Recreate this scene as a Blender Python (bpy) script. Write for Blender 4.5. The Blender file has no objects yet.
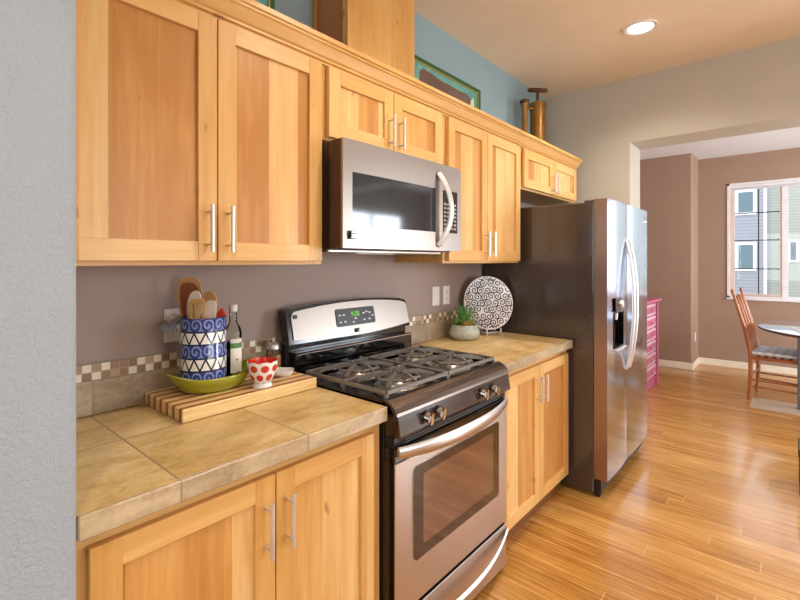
import bpy, bmesh, math, random
from mathutils import Vector, Matrix
random.seed(7)
S = bpy.context.scene
COL = S.collection
# ------------------------------------------------------------------ camera
F = 453.0
ANG = 40.8
cd = bpy.data.cameras.new('camera'); cam = bpy.data.objects.new('camera', cd); COL.objects.link(cam)
cam.location = (0, 0, 1.384); cam.rotation_euler = (math.radians(90), 0, math.radians(ANG - 90))
cd.sensor_width = 36; cd.lens = F / 800 * 36; cd.shift_y = -39 / 800; cd.clip_start = 0.02; cd.clip_end = 200
S.camera = cam
# ------------------------------------------------------------------ world, daylight, exposure
w = bpy.data.worlds.new('world'); S.world = w; w.use_nodes = True
bg = w.node_tree.nodes['Background']; bg.inputs[0].default_value = (0.88, 0.94, 1.0, 1); bg.inputs[1].default_value = 3.4
S.view_settings.view_transform = 'Standard'; S.view_settings.look = 'None'
S.view_settings.gamma = 1; S.view_settings.use_curve_mapping = False
S.view_settings.exposure = -0.10
def area(name, loc, rot, sx, sy, power, color, portal=False, spread=math.pi):
    l = bpy.data.lights.new(name, 'AREA'); l.shape = 'RECTANGLE'; l.size = sx; l.size_y = sy
    l.energy = power; l.color = color; l.spread = spread
    if portal: l.cycles.is_portal = True
    o = bpy.data.objects.new(name, l); COL.objects.link(o); o.location = loc; o.rotation_euler = rot
    return o
R90 = math.radians(90)
# daylight through the windows of the wall opposite the cabinets and of the wall behind the camera
area('daylight_patio_door', (5.5, -3.26, 1.35), (R90, 0, 0), 1.9, 2.0, 210, (0.84, 0.91, 1.0))
area('daylight_kitchen_window', (1.6, -3.26, 1.6), (R90, 0, 0), 2.4, 1.4, 40, (0.95, 0.97, 1.0))
area('daylight_side_window', (-3.06, -0.6, 1.5), (R90, 0, -R90), 2.4, 1.5, 45, (0.93, 0.96, 1.0))
area('daylight_dining_window', (7.42, -0.52, 1.65), (R90, 0, R90), 2.2, 1.4, 1, (1, 1, 1), portal=True)

# ------------------------------------------------------------------ node helpers
class E:
    nt = None
    def __init__(s, v): s.v = v
    @staticmethod
    def m(op, *a):
        n = E.nt.nodes.new('ShaderNodeMath'); n.operation = op
        for i, x in enumerate(a):
            if isinstance(x, E): E.nt.links.new(x.v, n.inputs[i])
            else: n.inputs[i].default_value = x
        return E(n.outputs[0])
    def __add__(s, o): return E.m('ADD', s, o)
    def __radd__(s, o): return E.m('ADD', s, o)
    def __sub__(s, o): return E.m('SUBTRACT', s, o)
    def __rsub__(s, o): return E.m('SUBTRACT', o, s)
    def __mul__(s, o): return E.m('MULTIPLY', s, o)
    def __rmul__(s, o): return E.m('MULTIPLY', s, o)
    def __truediv__(s, o): return E.m('DIVIDE', s, o)
    def __lt__(s, o): return E.m('LESS_THAN', s, o)
    def __gt__(s, o): return E.m('GREATER_THAN', s, o)
    def fl(s): return E.m('FLOOR', s)
    def fr(s): return E.m('FRACT', s)
    def ab(s): return E.m('ABSOLUTE', s)
    def mx(s, o): return E.m('MAXIMUM', s, o)
    def mn(s, o): return E.m('MINIMUM', s, o)
def new_mat(name):
    m = bpy.data.materials.new(name); m.use_nodes = True; E.nt = m.node_tree
    return m, m.node_tree.nodes['Principled BSDF']
def coords(kind='Object'):
    n = E.nt.nodes.new('ShaderNodeTexCoord'); s = E.nt.nodes.new('ShaderNodeSeparateXYZ')
    E.nt.links.new(n.outputs[kind], s.inputs[0]); return [E(o) for o in s.outputs]
def geo():
    n = E.nt.nodes.new('ShaderNodeNewGeometry'); s = E.nt.nodes.new('ShaderNodeSeparateXYZ')
    E.nt.links.new(n.outputs['Position'], s.inputs[0]); return [E(o) for o in s.outputs]
def vec(*a):
    n = E.nt.nodes.new('ShaderNodeCombineXYZ')
    for i, x in enumerate(a):
        if isinstance(x, E): E.nt.links.new(x.v, n.inputs[i])
        else: n.inputs[i].default_value = x
    return E(n.outputs[0])
def noise(v, scale=1, detail=3, rough=.5, dist=0):
    n = E.nt.nodes.new('ShaderNodeTexNoise'); E.nt.links.new(v.v, n.inputs['Vector'])
    n.inputs['Scale'].default_value = scale; n.inputs['Detail'].default_value = detail
    n.inputs['Roughness'].default_value = rough; n.inputs['Distortion'].default_value = dist
    return E(n.outputs[0])
def white(v):
    n = E.nt.nodes.new('ShaderNodeTexWhiteNoise'); n.noise_dimensions = '3D'; E.nt.links.new(v.v, n.inputs[0]); return E(n.outputs[0])
def orand():
    n = E.nt.nodes.new('ShaderNodeObjectInfo'); return E(n.outputs['Random'])
def lin(c):
    if isinstance(c, str):
        c = [int(c[i:i+2], 16) / 255 for i in (1, 3, 5)]
        c = [x / 12.92 if x <= .04045 else ((x + .055) / 1.055) ** 2.4 for x in c]
    return (*c[:3], 1)
def ramp(f, stops, const=False):
    n = E.nt.nodes.new('ShaderNodeValToRGB'); E.nt.links.new(f.v, n.inputs[0]); r = n.color_ramp
    if const: r.interpolation = 'CONSTANT'
    while len(r.elements) > 1: r.elements.remove(r.elements[-1])
    r.elements[0].position = stops[0][0]; r.elements[0].color = lin(stops[0][1])
    for p, c in stops[1:]:
        e = r.elements.new(p); e.color = lin(c)
    return E(n.outputs[0])
def mix(f, a, b, mode='MIX'):
    n = E.nt.nodes.new('ShaderNodeMix'); n.data_type = 'RGBA'; n.blend_type = mode
    for i, x in ((0, f), (6, a), (7, b)):
        if isinstance(x, E): E.nt.links.new(x.v, n.inputs[i])
        elif i == 0: n.inputs[0].default_value = x
        else: n.inputs[i].default_value = lin(x)
    return E(n.outputs[2])
def bump(bs, h, strength=.2, dist=.01):
    n = E.nt.nodes.new('ShaderNodeBump'); n.inputs['Strength'].default_value = strength; n.inputs['Distance'].default_value = dist
    E.nt.links.new(h.v, n.inputs['Height']); E.nt.links.new(n.outputs[0], bs.inputs['Normal'])
def setc(bs, c, rough=.5, metal=0, spec=None, coat=0, **k):
    if isinstance(c, E): E.nt.links.new(c.v, bs.inputs['Base Color'])
    else: bs.inputs['Base Color'].default_value = lin(c)
    if isinstance(rough, E): E.nt.links.new(rough.v, bs.inputs['Roughness'])
    else: bs.inputs['Roughness'].default_value = rough
    bs.inputs['Metallic'].default_value = metal
    if spec is not None: bs.inputs['Specular IOR Level'].default_value = spec
    if coat: bs.inputs['Coat Weight'].default_value = coat; bs.inputs['Coat Roughness'].default_value = .08
def plain(name, c, rough=.5, metal=0, var=.05, spec=None, coat=0, bmp=0, bscale=200):
    m, b = new_mat(name); v = vec(*coords())
    f = noise(v, 9, 2)
    c0 = lin(c)[:3]
    setc(b, ramp(f, [(.3, tuple(x * (1 - var) for x in c0)), (.7, tuple(min(1, x * (1 + var)) for x in c0))]), rough, metal, spec, coat)
    if bmp: bump(b, noise(v, bscale, 3), bmp, .002)
    return m
def paint(name, c, bmp=.12, scale=90, rough=.7):
    m, b = new_mat(name); v = vec(*geo())
    c0 = lin(c)[:3]
    setc(b, ramp(noise(v, 2.2, 2), [(.3, tuple(x * .97 for x in c0)), (.7, tuple(min(1, x * 1.03) for x in c0))]), rough, 0, .3)
    bump(b, noise(v, scale, 4, .6, .6), bmp, .01)
    return m
def maple(name, axis, strip=0.09, a='#D2A465', b_='#E3BC80', c='#EBCB96', rough=.36, var=1.0, strip_amt=.35):
    """light maple / alder: fine grain along `axis`, glued strips of differing tone across it"""
    m, bs = new_mat(name); x, y, z = geo(); r = orand()
    if axis == 'z': u, l = x + y * .7, z
    else: u, l = z + y * .7, x
    sid = white(vec((u / strip + r * 7.3).fl(), r * 31, 0))
    sid2 = white(vec((u / (strip * .37) + sid * 3).fl(), r * 17, 3))
    fine = noise(vec(u * 55, l * 2.2, r * 20 + sid * 9), 1, 5, .62, .8)
    swirl = noise(vec(u * 7, l * 1.3, r * 40 + sid * 14), 1, 3, .5, 1.2)
    f = fine * .42 + swirl * .55 + sid * strip_amt + sid2 * .06 - .165 - (.5 * (strip_amt - .28)) 
    col = ramp(f, [(.22, a), (.5, b_), (.78, c)])
    knots = noise(vec(u * 24, l * 11, r * 60), 1, 1)
    col = mix(E.m('SMOOTH_MIN', E.m('MAXIMUM', (knots - .74) * 12, 0), .6, .1), col, '#9A6A36')
    setc(bs, col, rough, 0, .45)
    bump(bs, fine, .03, .002)
    return m

M = {}
M['m_v'] = maple('maple_vertical_grain', 'z', .5, '#C28C47', '#D6A55F', '#E4BC7E', strip_amt=.28)
M['m_h'] = maple('maple_horizontal_grain', 'x', .5, '#C8934F', '#DAAA65', '#E7C084', strip_amt=.28)
M['m_p'] = maple('maple_panel', 'z', .115, '#B87C3A', '#D39D57', '#E6C082', strip_amt=.62)
M['m_side'] = maple('maple_side_red_brown', 'z', .3, '#A8693F', '#C08350', '#D09764', strip_amt=.28)  # redder, darker maple for the sides of the duct cover
M['m_dark'] = maple('maple_dark_brown', 'z', .3, '#6E3F1C', '#80502A', '#8C5A30', strip_amt=.28)  # darker brown maple for the toe kicks
M['teal'] = paint('teal_wall_paint', '#93ABB2')
M['taupe'] = paint('taupe_wall_paint', '#A6958C')
M['greige'] = paint('greige_wall_paint', '#C0B9AC')
M['cool_tint'] = paint('wall_end_cool_light_tint', '#A4AFB8', .55, 110)  # blue of the cool window light put into the wall colour
M['brown'] = paint('brown_dining_wall_paint', '#A48874')
M['ceil'] = paint('ceiling_paint', '#F2E1C9', .3, 60)
M['white'] = paint('white_ceiling_paint', '#E8E6E6', .1)
M['cream'] = plain('cream_trim_paint', '#F1E6D0', .4)
M['winwhite'] = plain('white_window_vinyl', '#E9E4E4', .35)
M['winpink'] = plain('beige_window_frame', '#D6BCAE', .4)
M['plastic_white'] = plain('white_plastic', '#EDEBE8', .35)
M['black_gloss'] = plain('black_gloss_enamel', '#0C0A0A', .12, coat=.5)
M['black'] = plain('black_plastic', '#141212', .35)
M['panel_dark'] = plain('dark_control_panel', '#2E1E19', .16, coat=.4)
M['iron'] = plain('grey_cast_iron', '#77716B', .38, .3, bmp=.2)
M['alum'] = plain('burner_aluminium', '#B9B0A6', .35, .9)
M['nickel'] = plain('brushed_nickel', '#DCDAD6', .36, .8)
M['chrome'] = plain('chrome', '#DADADA', .1, 1)
M['mw_side'] = plain('dark_brown_metal', '#4A332A', .35, .4)
M['cap'] = plain('burner_cap_grey', '#8F8880', .35, .6)
M['btn'] = plain('grey_button_print', '#8D8A86', .4)
def steel(name, c, rough=.24, streak='z', amt=.06):
    m, b = new_mat(name); x, y, z = geo()
    v = vec(x * 2, y * 2, z * 500) if streak == 'h' else vec(x * 500, y * 500, z * 2)
    n = noise(v, 1, 2)
    c0 = lin(c)[:3]
    setc(b, ramp(n, [(.3, tuple(q * .97 for q in c0)), (.7, tuple(min(1, q * 1.03) for q in c0))]), n * amt * 2 + (rough - amt), 1)
    return m
M['steel'] = steel('stainless_steel', '#C6BDB6', .33, 'h', .03)
M['steel_v'] = steel('stainless_steel_fridge', '#C3CBE0', .14, 'z', .02)
M['steel_side'] = steel('stainless_door_edge', '#A68F84', .3, 'z', .03)
def emis(name, c, s):
    m, b = new_mat(name); setc(b, '#111111', .5); b.inputs['Emission Color'].default_value = lin(c); b.inputs['Emission Strength'].default_value = s; return m
M['green_led'] = emis('green_display_digits', '#8CFF3A', .9)
M['steel_warm'] = steel('warm_brushed_steel', '#A0968D', .36, 'h', .03)
M['rim_steel'] = steel('dark_brushed_steel', '#6F635B', .28, 'h', .03)
M['lamp'] = emis('lamp_diffuser', '#FFF3DC', 9)
def glass(name, tint='#FFFFFF', rough=.0, alpha=.12, spec=.5):
    m = bpy.data.materials.new(name); m.use_nodes = True; E.nt = nt = m.node_tree; nt.nodes.remove(nt.nodes['Principled BSDF'])
    t = nt.nodes.new('ShaderNodeBsdfTransparent'); t.inputs[0].default_value = lin(tint)
    g = nt.nodes.new('ShaderNodeBsdfGlossy'); g.inputs['Roughness'].default_value = .02
    fz = nt.nodes.new('ShaderNodeFresnel'); fz.inputs[0].default_value = 1.3
    mx = nt.nodes.new('ShaderNodeMixShader'); nt.links.new(fz.outputs[0], mx.inputs[0]); nt.links.new(t.outputs[0], mx.inputs[1]); nt.links.new(g.outputs[0], mx.inputs[2])
    nt.links.new(mx.outputs[0], nt.nodes['Material Output'].inputs[0]); return m
M['pane'] = glass('window_glass')
M['bottle_glass'] = glass('clear_bottle_glass', '#F3F6EF')
M['oven_glass'] = plain('smoked_oven_glass', '#2A1A13', .06, coat=.8)
M['oven_inner'] = plain('oven_window_inner_glass', '#8C7464', .08, .8, coat=.8)
M['mw_glass'] = plain('microwave_door_glass', '#3A3D42', .07, .45, coat=.6)

# floor: narrow strand planks running towards the cabinets
m, b = new_mat('honey_wood_floor'); x, y, z = geo()
row = (x / .095).fl(); off = white(vec(row, 5, 0))
pl = ((y / 1.25) + off * 1.0); pid = white(vec(row, pl.fl(), 2))
st = noise(vec(x * 120, y * 3.0, pid * 40), 1, 5, .7, .6)
st2 = noise(vec(x * 18, y * 1.1, pid * 20), 1, 2, .5)
col = ramp(st * .78 + st2 * .22 + pid * .12 - .06, [(.34, '#97612A'), (.5, '#C48B42'), (.66, '#E0B068')])
gx = ((x / .095).fr() - .5).ab() > .488; gy = (pl.fr() - .5).ab() > .4985
col = mix(gx * .35, col, '#7E4F20'); col = mix(gy * .6, col, '#EBC890')
setc(b, col, st * .12 + .2, 0, .5, coat=.25); bump(b, st, .03, .002); M['floor'] = m
# stone tile worktop
def stone(name, x0, wx, y0, wy, a, c, d, vert=False):
    m, b = new_mat(name); x, y, z = geo()
    v_ = z if vert else y
    ix, iy = (x - x0) / wx, (v_ - y0) / wy
    tid = white(vec(ix.fl(), iy.fl(), 4))
    n1 = noise(vec(x * .5 + tid * 5, y * 1.3 + tid * 3, z * 1.3), 11, 6, .62, .9); n2 = noise(vec(x * 1.0, y, z), 70, 3, .6)
    n3 = noise(vec(x + tid * 9, y, z), 3.2, 3, .5, 1.5)
    c_ = ramp(n1 * .6 + n3 * .4 + n2 * .25 + tid * .12 - .18, [(.36, a), (.5, c), (.66, d)])
    g = ((ix.fr() - .5).ab() > (.5 - .0022 / wx))
    g = g.mx((iy.fr() - .5).ab() > (.5 - .0022 / wy))
    setc(b, mix(g, c_, '#9B8462'), .34, 0, .45, coat=.08); bump(b, n2 * .3 - g * 1.0, .15, .002)
    return m
M['stone_l'] = stone('tan_stone_tile_left', .427, .336, .994, .336, '#B59457', '#D0B074', '#E5CC9A')
M['stone_r'] = stone('tan_stone_tile_right', 1.86, .336, .994, .336, '#C09C5C', '#D8B97C', '#EAD2A2')
M['stone_edge'] = stone('stone_edge_trim', .427, .336, 0, 5, '#94805F', '#B39D7C', '#CBB896', True)
M['stone_bs'] = stone('stone_backsplash', .433, .336, .5, .8, '#8B7860', '#A8957A', '#C0AE92', True)
m, b = new_mat('stone_mosaic'); x, y, z = geo(); q = .0253
ix, iz = x / q, (z - 1.0195) / q
tid = white(vec(ix.fl(), iz.fl(), 9)); par = ((ix.fl() + iz.fl()) * .5).fr() > .25
f = tid * .64 + par * .3
c_ = ramp(f, [(0, '#8B6B52'), (.18, '#A5876A'), (.34, '#97795E'), (.46, '#B59A7B'), (.62, '#E6DCC4'), (.8, '#EFE8D4')], True)
g = ((ix.fr() - .5).ab() > .45).mx((iz.fr() - .5).ab() > .45)
setc(b, mix(g, c_, '#A89A86'), .35, 0, .5); M['mosaic'] = m
# fridge side
m, b = new_mat('black_textured_fridge_side'); v = vec(*geo()); n = noise(v, 260, 3)
setc(b, '#382D28', noise(vec(*geo()), 5, 4, .6) * .3 + .08, 0, .9, coat=.5); bump(b, n, .2, .002); M['fridge_side'] = m
# siding
def siding(name, c):
    m, b = new_mat(name); x, y, z = geo(); f = (z / .2).fr(); c0 = lin(c)[:3]
    setc(b, mix(f < .14, c0, tuple(q * .62 for q in c0)), .7); return m
M['sid_a'] = siding('lilac_grey_siding', '#93939E'); M['sid_b'] = siding('cream_siding', '#BFBFB6')

# ------------------------------------------------------------------ mesh helpers
def nb(): return bmesh.new()
def box(bm, x0, x1, y0, y1, z0, z1, bev=0, mi=0, seg=1):
    g = bmesh.ops.create_cube(bm, size=1)
    vs = g['verts']
    for v in vs: v.co = Vector(((x0 + x1) / 2 + v.co.x * (x1 - x0), (y0 + y1) / 2 + v.co.y * (y1 - y0), (z0 + z1) / 2 + v.co.z * (z1 - z0)))
    fs = list({f for v in vs for f in v.link_faces})
    for f in fs: f.material_index = mi
    if bev:
        es = list({e for f in fs for e in f.edges})
        bmesh.ops.bevel(bm, geom=es, offset=bev, segments=seg, affect='EDGES', profile=.5, material=mi)
    return vs
def frame_axes(d):
    d = d.normalized(); a = Vector((0, 0, 1)) if abs(d.z) < .9 else Vector((1, 0, 0))
    u = d.cross(a).normalized(); return u, d.cross(u).normalized()
def ring(bm, c, u, v, ru, rv, seg): return [bm.verts.new(c + u * (ru * math.cos(2 * math.pi * i / seg)) + v * (rv * math.sin(2 * math.pi * i / seg))) for i in range(seg)]
def bridge(bm, a, b, mi, smooth=True):
    n = len(a)
    for i in range(n):
        try:
            f = bm.faces.new((a[i], a[(i + 1) % n], b[(i + 1) % n], b[i])); f.material_index = mi; f.smooth = smooth
        except ValueError: pass
def capf(bm, r, mi):
    try: f = bm.faces.new(r); f.material_index = mi
    except ValueError: pass
def tube(bm, pts, r, seg=12, mi=0, cap=True, flat=1.0, ref=None):
    pts = [Vector(p) for p in pts]; n = len(pts); rs = r if isinstance(r, (list, tuple)) else [r] * n
    rings = []
    u = None
    for i, p in enumerate(pts):
        d = (pts[min(i + 1, n - 1)] - pts[max(i - 1, 0)]).normalized()
        if ref is not None: v = Vector(ref).normalized(); u = d.cross(v).normalized(); v = u.cross(d).normalized()
        elif u is None: u, v = frame_axes(d)
        else:
            u = (u - d * u.dot(d)).normalized(); v = d.cross(u).normalized()
        rings.append(ring(bm, p, u, v, rs[i], rs[i] * flat, seg))
    for a, b in zip(rings, rings[1:]): bridge(bm, a, b, mi)
    if cap: capf(bm, rings[0], mi); capf(bm, rings[-1], mi)
def cyl(bm, p0, p1, r0, r1=None, seg=24, mi=0, cap=True): tube(bm, [p0, p1], [r0, r0 if r1 is None else r1], seg, mi, cap)
def lathe(bm, prof, c=(0, 0, 0), seg=40, mi=0, sx=1, sy=1, cap=True):
    c = Vector(c); rings = []
    for r, z in prof: rings.append([bm.verts.new(c + Vector((r * sx * math.cos(2 * math.pi * i / seg), r * sy * math.sin(2 * math.pi * i / seg), z))) for i in range(seg)])
    for k, (a, b) in enumerate(zip(rings, rings[1:])): bridge(bm, a, b, mi[k] if isinstance(mi, list) else mi)
    if cap: capf(bm, rings[0], mi[0] if isinstance(mi, list) else mi); capf(bm, rings[-1], mi[-1] if isinstance(mi, list) else mi)
def prism(bm, pts, d, mi=0, smooth=False):
    d = Vector(d); a = [bm.verts.new(Vector(p)) for p in pts]; b = [bm.verts.new(Vector(p) + d) for p in pts]
    capf(bm, a, mi); capf(bm, b[::-1], mi); bridge(bm, a, b, mi, smooth)
def sweepx(bm, prof, x0, x1, mi=0, smooth=False): prism(bm, [(x0, y, z) for y, z in prof], (x1 - x0, 0, 0), mi, smooth)
def mesh(name, bm, mats, parent=None, world=True, loc=None):
    if parent is not None and world:
        o = parent; off = Vector((0, 0, 0))
        while o is not None: off += Vector(o.location); o = o.parent
        bmesh.ops.translate(bm, verts=bm.verts, vec=-off)
    if parent is None and loc is not None: bmesh.ops.translate(bm, verts=bm.verts, vec=-Vector(loc))
    bmesh.ops.recalc_face_normals(bm, faces=bm.faces)
    for e in bm.edges:
        if len(e.link_faces) == 2 and e.calc_face_angle(0) > .9: e.smooth = False
    me = bpy.data.meshes.new(name); bm.to_mesh(me); bm.free()
    for q in (mats if isinstance(mats, (list, tuple)) else [mats]): me.materials.append(M[q] if isinstance(q, str) else q)
    o = bpy.data.objects.new(name, me); COL.objects.link(o)
    if parent is not None: o.parent = parent
    elif loc is not None: o.location = loc
    return o
def tag(o, label, cat, group=None, kind=None):
    o['label'] = label; o['category'] = cat
    if group: o['group'] = group
    if kind: o['kind'] = kind
    return o
def thing(name, label, cat, loc, rz=0, group=None):
    o = bpy.data.objects.new(name, None); COL.objects.link(o); o.location = loc; o.rotation_euler = (0, 0, rz); o.empty_display_size = .1
    return tag(o, label, cat, group)
def struct(name, bm, mats, label=None, cat=None):
    o = mesh(name, bm, mats); o['kind'] = 'structure'
    o['label'] = label or name.replace('_', ' '); o['category'] = cat or name.split('_')[0]; return o

W = 1.62     # plane of the cabinet wall
CZ = 2.80
# ------------------------------------------------------------------ setting
bm = nb(); box(bm, -3.0, 7.40, -3.2, 1.74, -.1, 0); struct('floor', bm, 'floor', 'honey coloured narrow plank wood floor')
bm = nb(); box(bm, -3.12, 4.12, -3.32, 1.74, CZ, CZ + .1); struct('ceiling', bm, 'ceil', 'warm beige textured kitchen ceiling')
bm = nb(); box(bm, 4.12, 7.40, -3.32, 1.74, 2.755, CZ + .1); struct('ceiling_dining', bm, 'white', 'white dining room ceiling beyond the opening')
bm = nb()
box(bm, -3.12, 3.81, W, W + .12, 0, 2.12, mi=0); box(bm, -3.12, 3.81, W, W + .12, 2.12, CZ, mi=1); box(bm, 3.81, 7.40, W, W + .12, 0, CZ, mi=2)
struct('wall_back', bm, ['taupe', 'teal', 'brown'], 'wall behind the cabinets, taupe below and teal above')
bm = nb()
box(bm, 3.81, 4.12, .942, W, 0, CZ); box(bm, 3.81, 4.12, -2.5, .942, 2.30, CZ); box(bm, 3.81, 4.12, -3.2, -2.5, 0, CZ)
struct('wall_right', bm, 'greige', 'pale greige wall with wide opening to dining room')
def bull(x0, x1, y0, y1, z0, z1, r, corners, mi=0, bm=None):
    bm = bm or nb(); g = box(bm, x0, x1, y0, y1, z0, z1, mi=mi)
    es = []
    for e in {e for v in g for e in v.link_edges}:
        a, b = e.verts
        if abs(a.co.x - b.co.x) < 1e-6 and abs(a.co.y - b.co.y) < 1e-6 and (round(a.co.x, 3), round(a.co.y, 3)) in [(round(p, 3), round(q, 3)) for p, q in corners]: es.append(e)
    res = bmesh.ops.bevel(bm, geom=es, offset=r, segments=6, affect='EDGES', profile=.5)
    for f in res['faces']: f.smooth = True
    return bm
bm = bull(.06, .2400, .971, W, 0, CZ, .02, [(.2400, .971), (.06, .971)])
struct('wall_left', bm, 'cool_tint', 'textured wall end beside the camera, cool window light in its colour')
bm = bull(6.78, 7.28, .95, W, 0, 2.755, .02, [(6.78, .95)])
struct('wall_corner', bm, 'brown', 'brown projecting wall corner in the dining room')
# far wall with window opening
WY0, WY1, WZ0, WZ1 = -1.70, .634, .905, 2.39
bm = nb()
box(bm, 7.28, 7.40, WY1, W, 0, 2.755); box(bm, 7.28, 7.40, -3.2, WY0, 0, 2.755)
box(bm, 7.28, 7.40, WY0, WY1, 0, WZ0); box(bm, 7.28, 7.40, WY0, WY1, WZ1, 2.755)
struct('wall_far', bm, 'brown', 'brown dining room wall with window')
# opposite wall with patio door and window, both off frame
bm = nb()
def holes(bm, axis, c0, c1, a0, a1, zt, hs):
    """wall along x (axis 'x') at y c0..c1 with holes (a,b,z0,z1)"""
    cur = a0
    for a, b_, z0, z1 in hs:
        for (p, q, r, s) in ((cur, a, 0, zt), (a, b_, 0, z0), (a, b_, z1, zt)):
            if q - p > 1e-4 and s - r > 1e-4:
                if axis == 'x': box(bm, p, q, c0, c1, r, s)
                else: box(bm, c0, c1, p, q, r, s)
        cur = b_
    if axis == 'x': box(bm, cur, a1, c0, c1, 0, zt)
    else: box(bm, c0, c1, cur, a1, 0, zt)
holes(bm, 'x', -3.32, -3.2, -3.12, 7.40, CZ, [(.4, 2.8, .9, 2.3), (4.55, 6.45, .02, 2.25)])
struct('wall_opposite', bm, 'greige', 'wall opposite the cabinets')
bm = nb(); holes(bm, 'y', -3.12, -3.0, -3.2, W, CZ, [(-1.8, .6, .75, 2.25)])
struct('wall_rear', bm, 'greige', 'wall behind the camera')
def baseboard(name, x0, x1, y0, y1):
    bm = nb(); box(bm, x0, x1, y0, y1, 0, .085, .004); struct(name, bm, 'cream', 'cream painted baseboard')
baseboard('baseboard_far', 7.266, 7.28, -3.2, .936); baseboard('baseboard_corner_side', 6.782, 7.28, .936, .95)
baseboard('baseboard_corner', 6.766, 6.78, .936, W); baseboard('baseboard_opposite', -3, 4.5, -3.2, -3.186)
# dining window
def window(name, wy0, wy1, z0, z1, x):
    r = thing(name, 'white framed dining window with gridded left sash looking on to sided houses', 'window', (x, (wy0 + wy1) / 2, z0)); r['kind'] = 'structure'
    bm = nb(); t = .03
    box(bm, x - .012, x + .10, wy0, wy1, z0, z0 + t, .002); box(bm, x - .012, x + .10, wy0, wy1, z1 - t, z1, .002)
    box(bm, x - .012, x + .10, wy0, wy0 + t, z0, z1, .002); box(bm, x - .012, x + .10, wy1 - t, wy1, z0, z1, .002)
    for my in (.055, -1.12): box(bm, x + .03, x + .09, my - .03, my + .03, z0 + t, z1 - t, .002)
    mesh('window_frame', bm, 'winwhite', r)
    bm = nb(); a, b_ = .085, wy1 - t
    box(bm, x + .035, x + .08, b_ - .045, b_, z0 + t, z1 - t, .003); box(bm, x + .035, x + .08, a, a + .02, z0 + t, z1 - t, .003)
    box(bm, x + .035, x + .08, a + .02, b_ - .045, z0 + t, z0 + t + .03, .003); box(bm, x + .035, x + .08, a + .02, b_ - .045, z1 - t - .03, z1 - t, .003)
    mesh('sash', bm, 'winpink', r)
    bm = nb(); gy = .312; 
    box(bm, x + .05, x + .062, gy - .006, gy + .006, z0 + .06, z1 - .06)
    for zz in (1.284, 1.648, 2.0): box(bm, x + .05, x + .062, a + .02, b_ - .045, zz - .006, zz + .006)
    o = mesh('muntin', bm, 'black', r)
    for (p, q) in ((a, b_), (-1.09, .025), (wy0 + t, -1.15)):
        bm = nb(); box(bm, x + .064, x + .068, p, q, z0 + t, z1 - t); mesh('pane', bm, 'pane', r)
    bm = nb(); box(bm, x + .0, x + .034, wy0 + t, wy1 - t, z1 - t - .035, z1 - t, .004)
    for k in range(6): box(bm, x - .002, x + .034, wy0 + t, wy1 - t, z1 - t - .036 - .004 * (k + 1), z1 - t - .037 - .004 * k)
    mesh('raised_blind', bm, 'winwhite', r)
    bm = nb(); box(bm, x - .03, x, wy0 - .02, wy1 + .005, z0 - .02, z0 + .002, .003); mesh('window_sill', bm, 'winwhite', r)
window('window_1', WY0, WY1, WZ0, WZ1, 7.28)
def simple_win(name, x0, x1, y0, y1, z0, z1, n, along):
    r = thing(name, name.replace('_', ' ') + ' with white frame, off frame', 'window', ((x0 + x1) / 2, (y0 + y1) / 2, z0)); r['kind'] = 'structure'
    bm = nb(); L = (x1 - x0) if along == 'x' else (y1 - y0)
    for k in range(n + 1):
        p = (x0 if along == 'x' else y0) + L * k / n; a, b_ = p - .03, p + .03
        a = max(a, x0 if along == 'x' else y0); b_ = min(b_, x1 if along == 'x' else y1)
        if along == 'x': box(bm, a, b_, y0, y1, z0, z1)
        else: box(bm, x0, x1, a, b_, z0, z1)
    box(bm, x0, x1, y0, y1, z0, z0 + .05); box(bm, x0, x1, y0, y1, z1 - .05, z1)
    mesh('window_frame', bm, 'winwhite', r)
simple_win('window_2', .4, 2.8, -3.24, -3.2, .9, 2.3, 3, 'x')
simple_win('door_1', 4.55, 6.45, -3.24, -3.2, .02, 2.25, 2, 'x')
simple_win('window_3', -3.04, -3.0, -1.8, .6, .75, 2.25, 2, 'y')

# ------------------------------------------------------------------ cabinets
def handle(bm, x, yf, zc, L=.138):
    cyl(bm, (x, yf - .032, zc - L / 2), (x, yf - .032, zc + L / 2), .006, seg=14)
    for s in (-1, 1): cyl(bm, (x, yf + .001, zc + s * .048), (x, yf - .032, zc + s * .048), .0042, seg=10)
def door(parent, x0, x1, z0, z1, yf, hx=None, hz=None, L=.138):
    bm = nb(); s = .057; t = .02; B = .0016
    box(bm, x0, x0 + s, yf, yf + t, z0, z1, B, 0); box(bm, x1 - s, x1, yf, yf + t, z0, z1, B, 0)
    box(bm, x0 + s - .0015, x1 - s + .0015, yf + .0006, yf + t, z1 - s, z1, B, 1); box(bm, x0 + s - .0015, x1 - s + .0015, yf + .0006, yf + t, z0, z0 + s, B, 1)
    box(bm, x0 + s - .002, x1 - s + .002, yf + .010, yf + t, z0 + s - .002, z1 - s + .002, 0, 2)
    d = mesh('door', bm, ['m_v', 'm_h', 'm_p'], parent)
    if hx is not None:
        bm = nb(); handle(bm, hx, yf, hz, L); mesh('handle', bm, 'nickel', d)
    return d
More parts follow.
